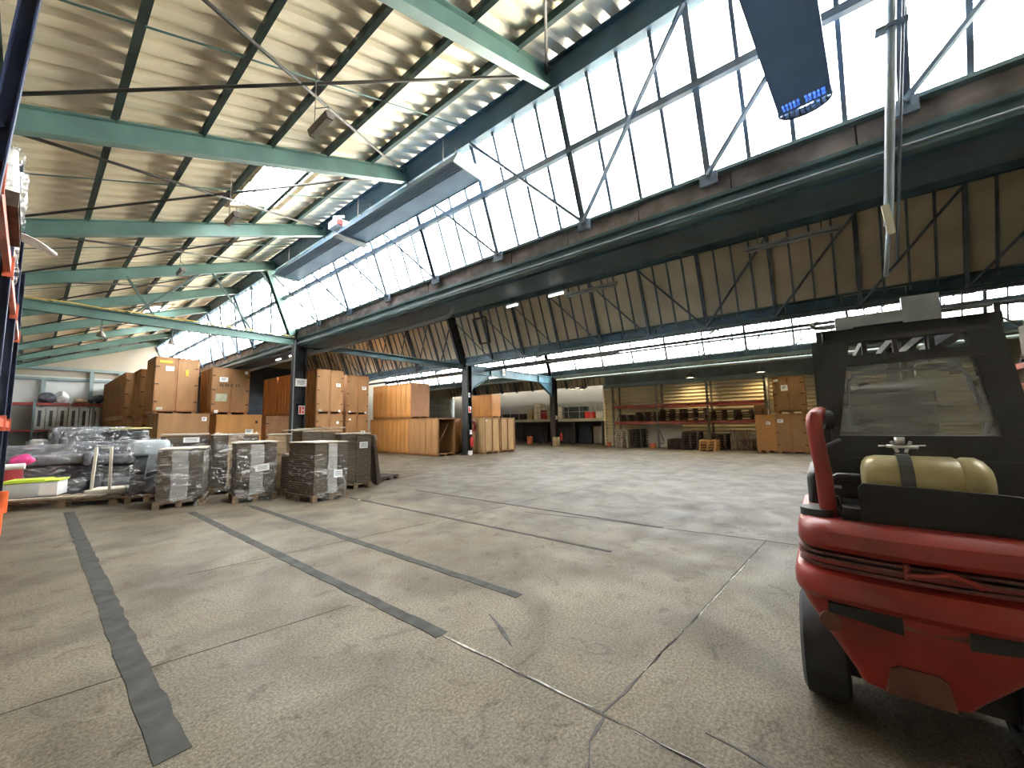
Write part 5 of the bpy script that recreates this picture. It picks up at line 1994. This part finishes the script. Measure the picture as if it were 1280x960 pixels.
for s in (-1, 1):
    mb.box(-.01, 1.35, s * .29 - .085, s * .29 - .015, 2.06, 2.115)
for y in (-.2, -.07, .07, .2):
    mb.box(.0, 1.3, y - .012, y + .012, 2.065, 2.11)
mb.box(1.25, 1.33, -.38, .30, 2.05, 2.115)
mb.build('guard_roof', 'fk_black', fk)
# rear window: a dusty pane in a black frame
mb = MB()
mb.face_set([(.005, -.445, 1.49), (.005, .275, 1.49), (.03, .235, 1.905), (.03, -.345, 1.905)], [(0, 1, 2, 3)])
mb.build('rear_window', 'cabglass', fk)
mb = MB()
mb.box(-.02, .07, -.47, .37, 1.10, 1.495)
mb.box(-.03, -.015, -.42, .30, 1.36, 1.37)
mb.build('window_ledge', 'fk_black', fk)
mb = MB()
pts = [(.022, .16, 1.52), (.022, .19, 1.56), (.03, .18, 1.80), (.03, .15, 1.85), (.03, -.26, 1.865), (.03, -.285, 1.83), (.024, -.34, 1.56), (.022, -.33, 1.51)]
mb.tube(pts, .011, 6)
mb.build('inner_seal', 'steel_grey', fk)
mb = MB()
mb.rbox((.07, -.17, 1.835), (.05, .13, .11), .015, 2)
lp = mb.build('work_lamp', 'lampglass', fk)
mb = MB()
mb.tube([(.08, -.17, 1.89), (.08, -.17, 2.07)], .012, 6)
mb.rbox((.10, -.26, 1.85), (.04, .06, .06), .01, 2)
mb.build('lamp_bracket', 'fk_black', lp)
# mast and forks
mb = MB()
for s in (-1, 1):
    mb.ibeam((1.68, s * .30, .06), (1.68, s * .30, 2.30), .09, .14, .02, up=(1, 0, 0))
    mb.ibeam((1.72, s * .20, .06), (1.72, s * .20, 2.20), .07, .12, .02, up=(1, 0, 0))
mb.box(1.60, 1.70, -.34, .30, 2.24, 2.40)
mb.box(1.60, 1.70, -.34, .34, 1.2, 1.28)
mb.tube([(1.7, 0, .2), (1.7, 0, 1.9)], .04, 10)
mb.build('mast', 'fk_black', fk)
mb = MB()
mb.box(1.56, 1.62, -.28, .16, 2.40, 2.50)
mb.box(1.56, 1.62, .04, .16, 2.30, 2.42)
mb.box(1.56, 1.62, -.50, -.28, 2.36, 2.60)
mb.build('mast_crosshead', 'steel_grey', fk)
mb = MB()
for z in (.35, .75):
    mb.box(1.82, 1.88, -.45, .45, z, z + .10)
mb.build('fork_carriage', 'fk_black', fk)
for s in (-1, 1):
    mb = MB()
    mb.box(1.88, 1.93, s * .25 - .06, s * .25 + .06, .08, .85)
    mb.prism([(1.88, .06), (1.88, .11), (2.95, .075), (2.95, .06)], 1, s * .25 - .06, s * .25 + .06)
    mb.build('fork', 'fk_dark', fk)
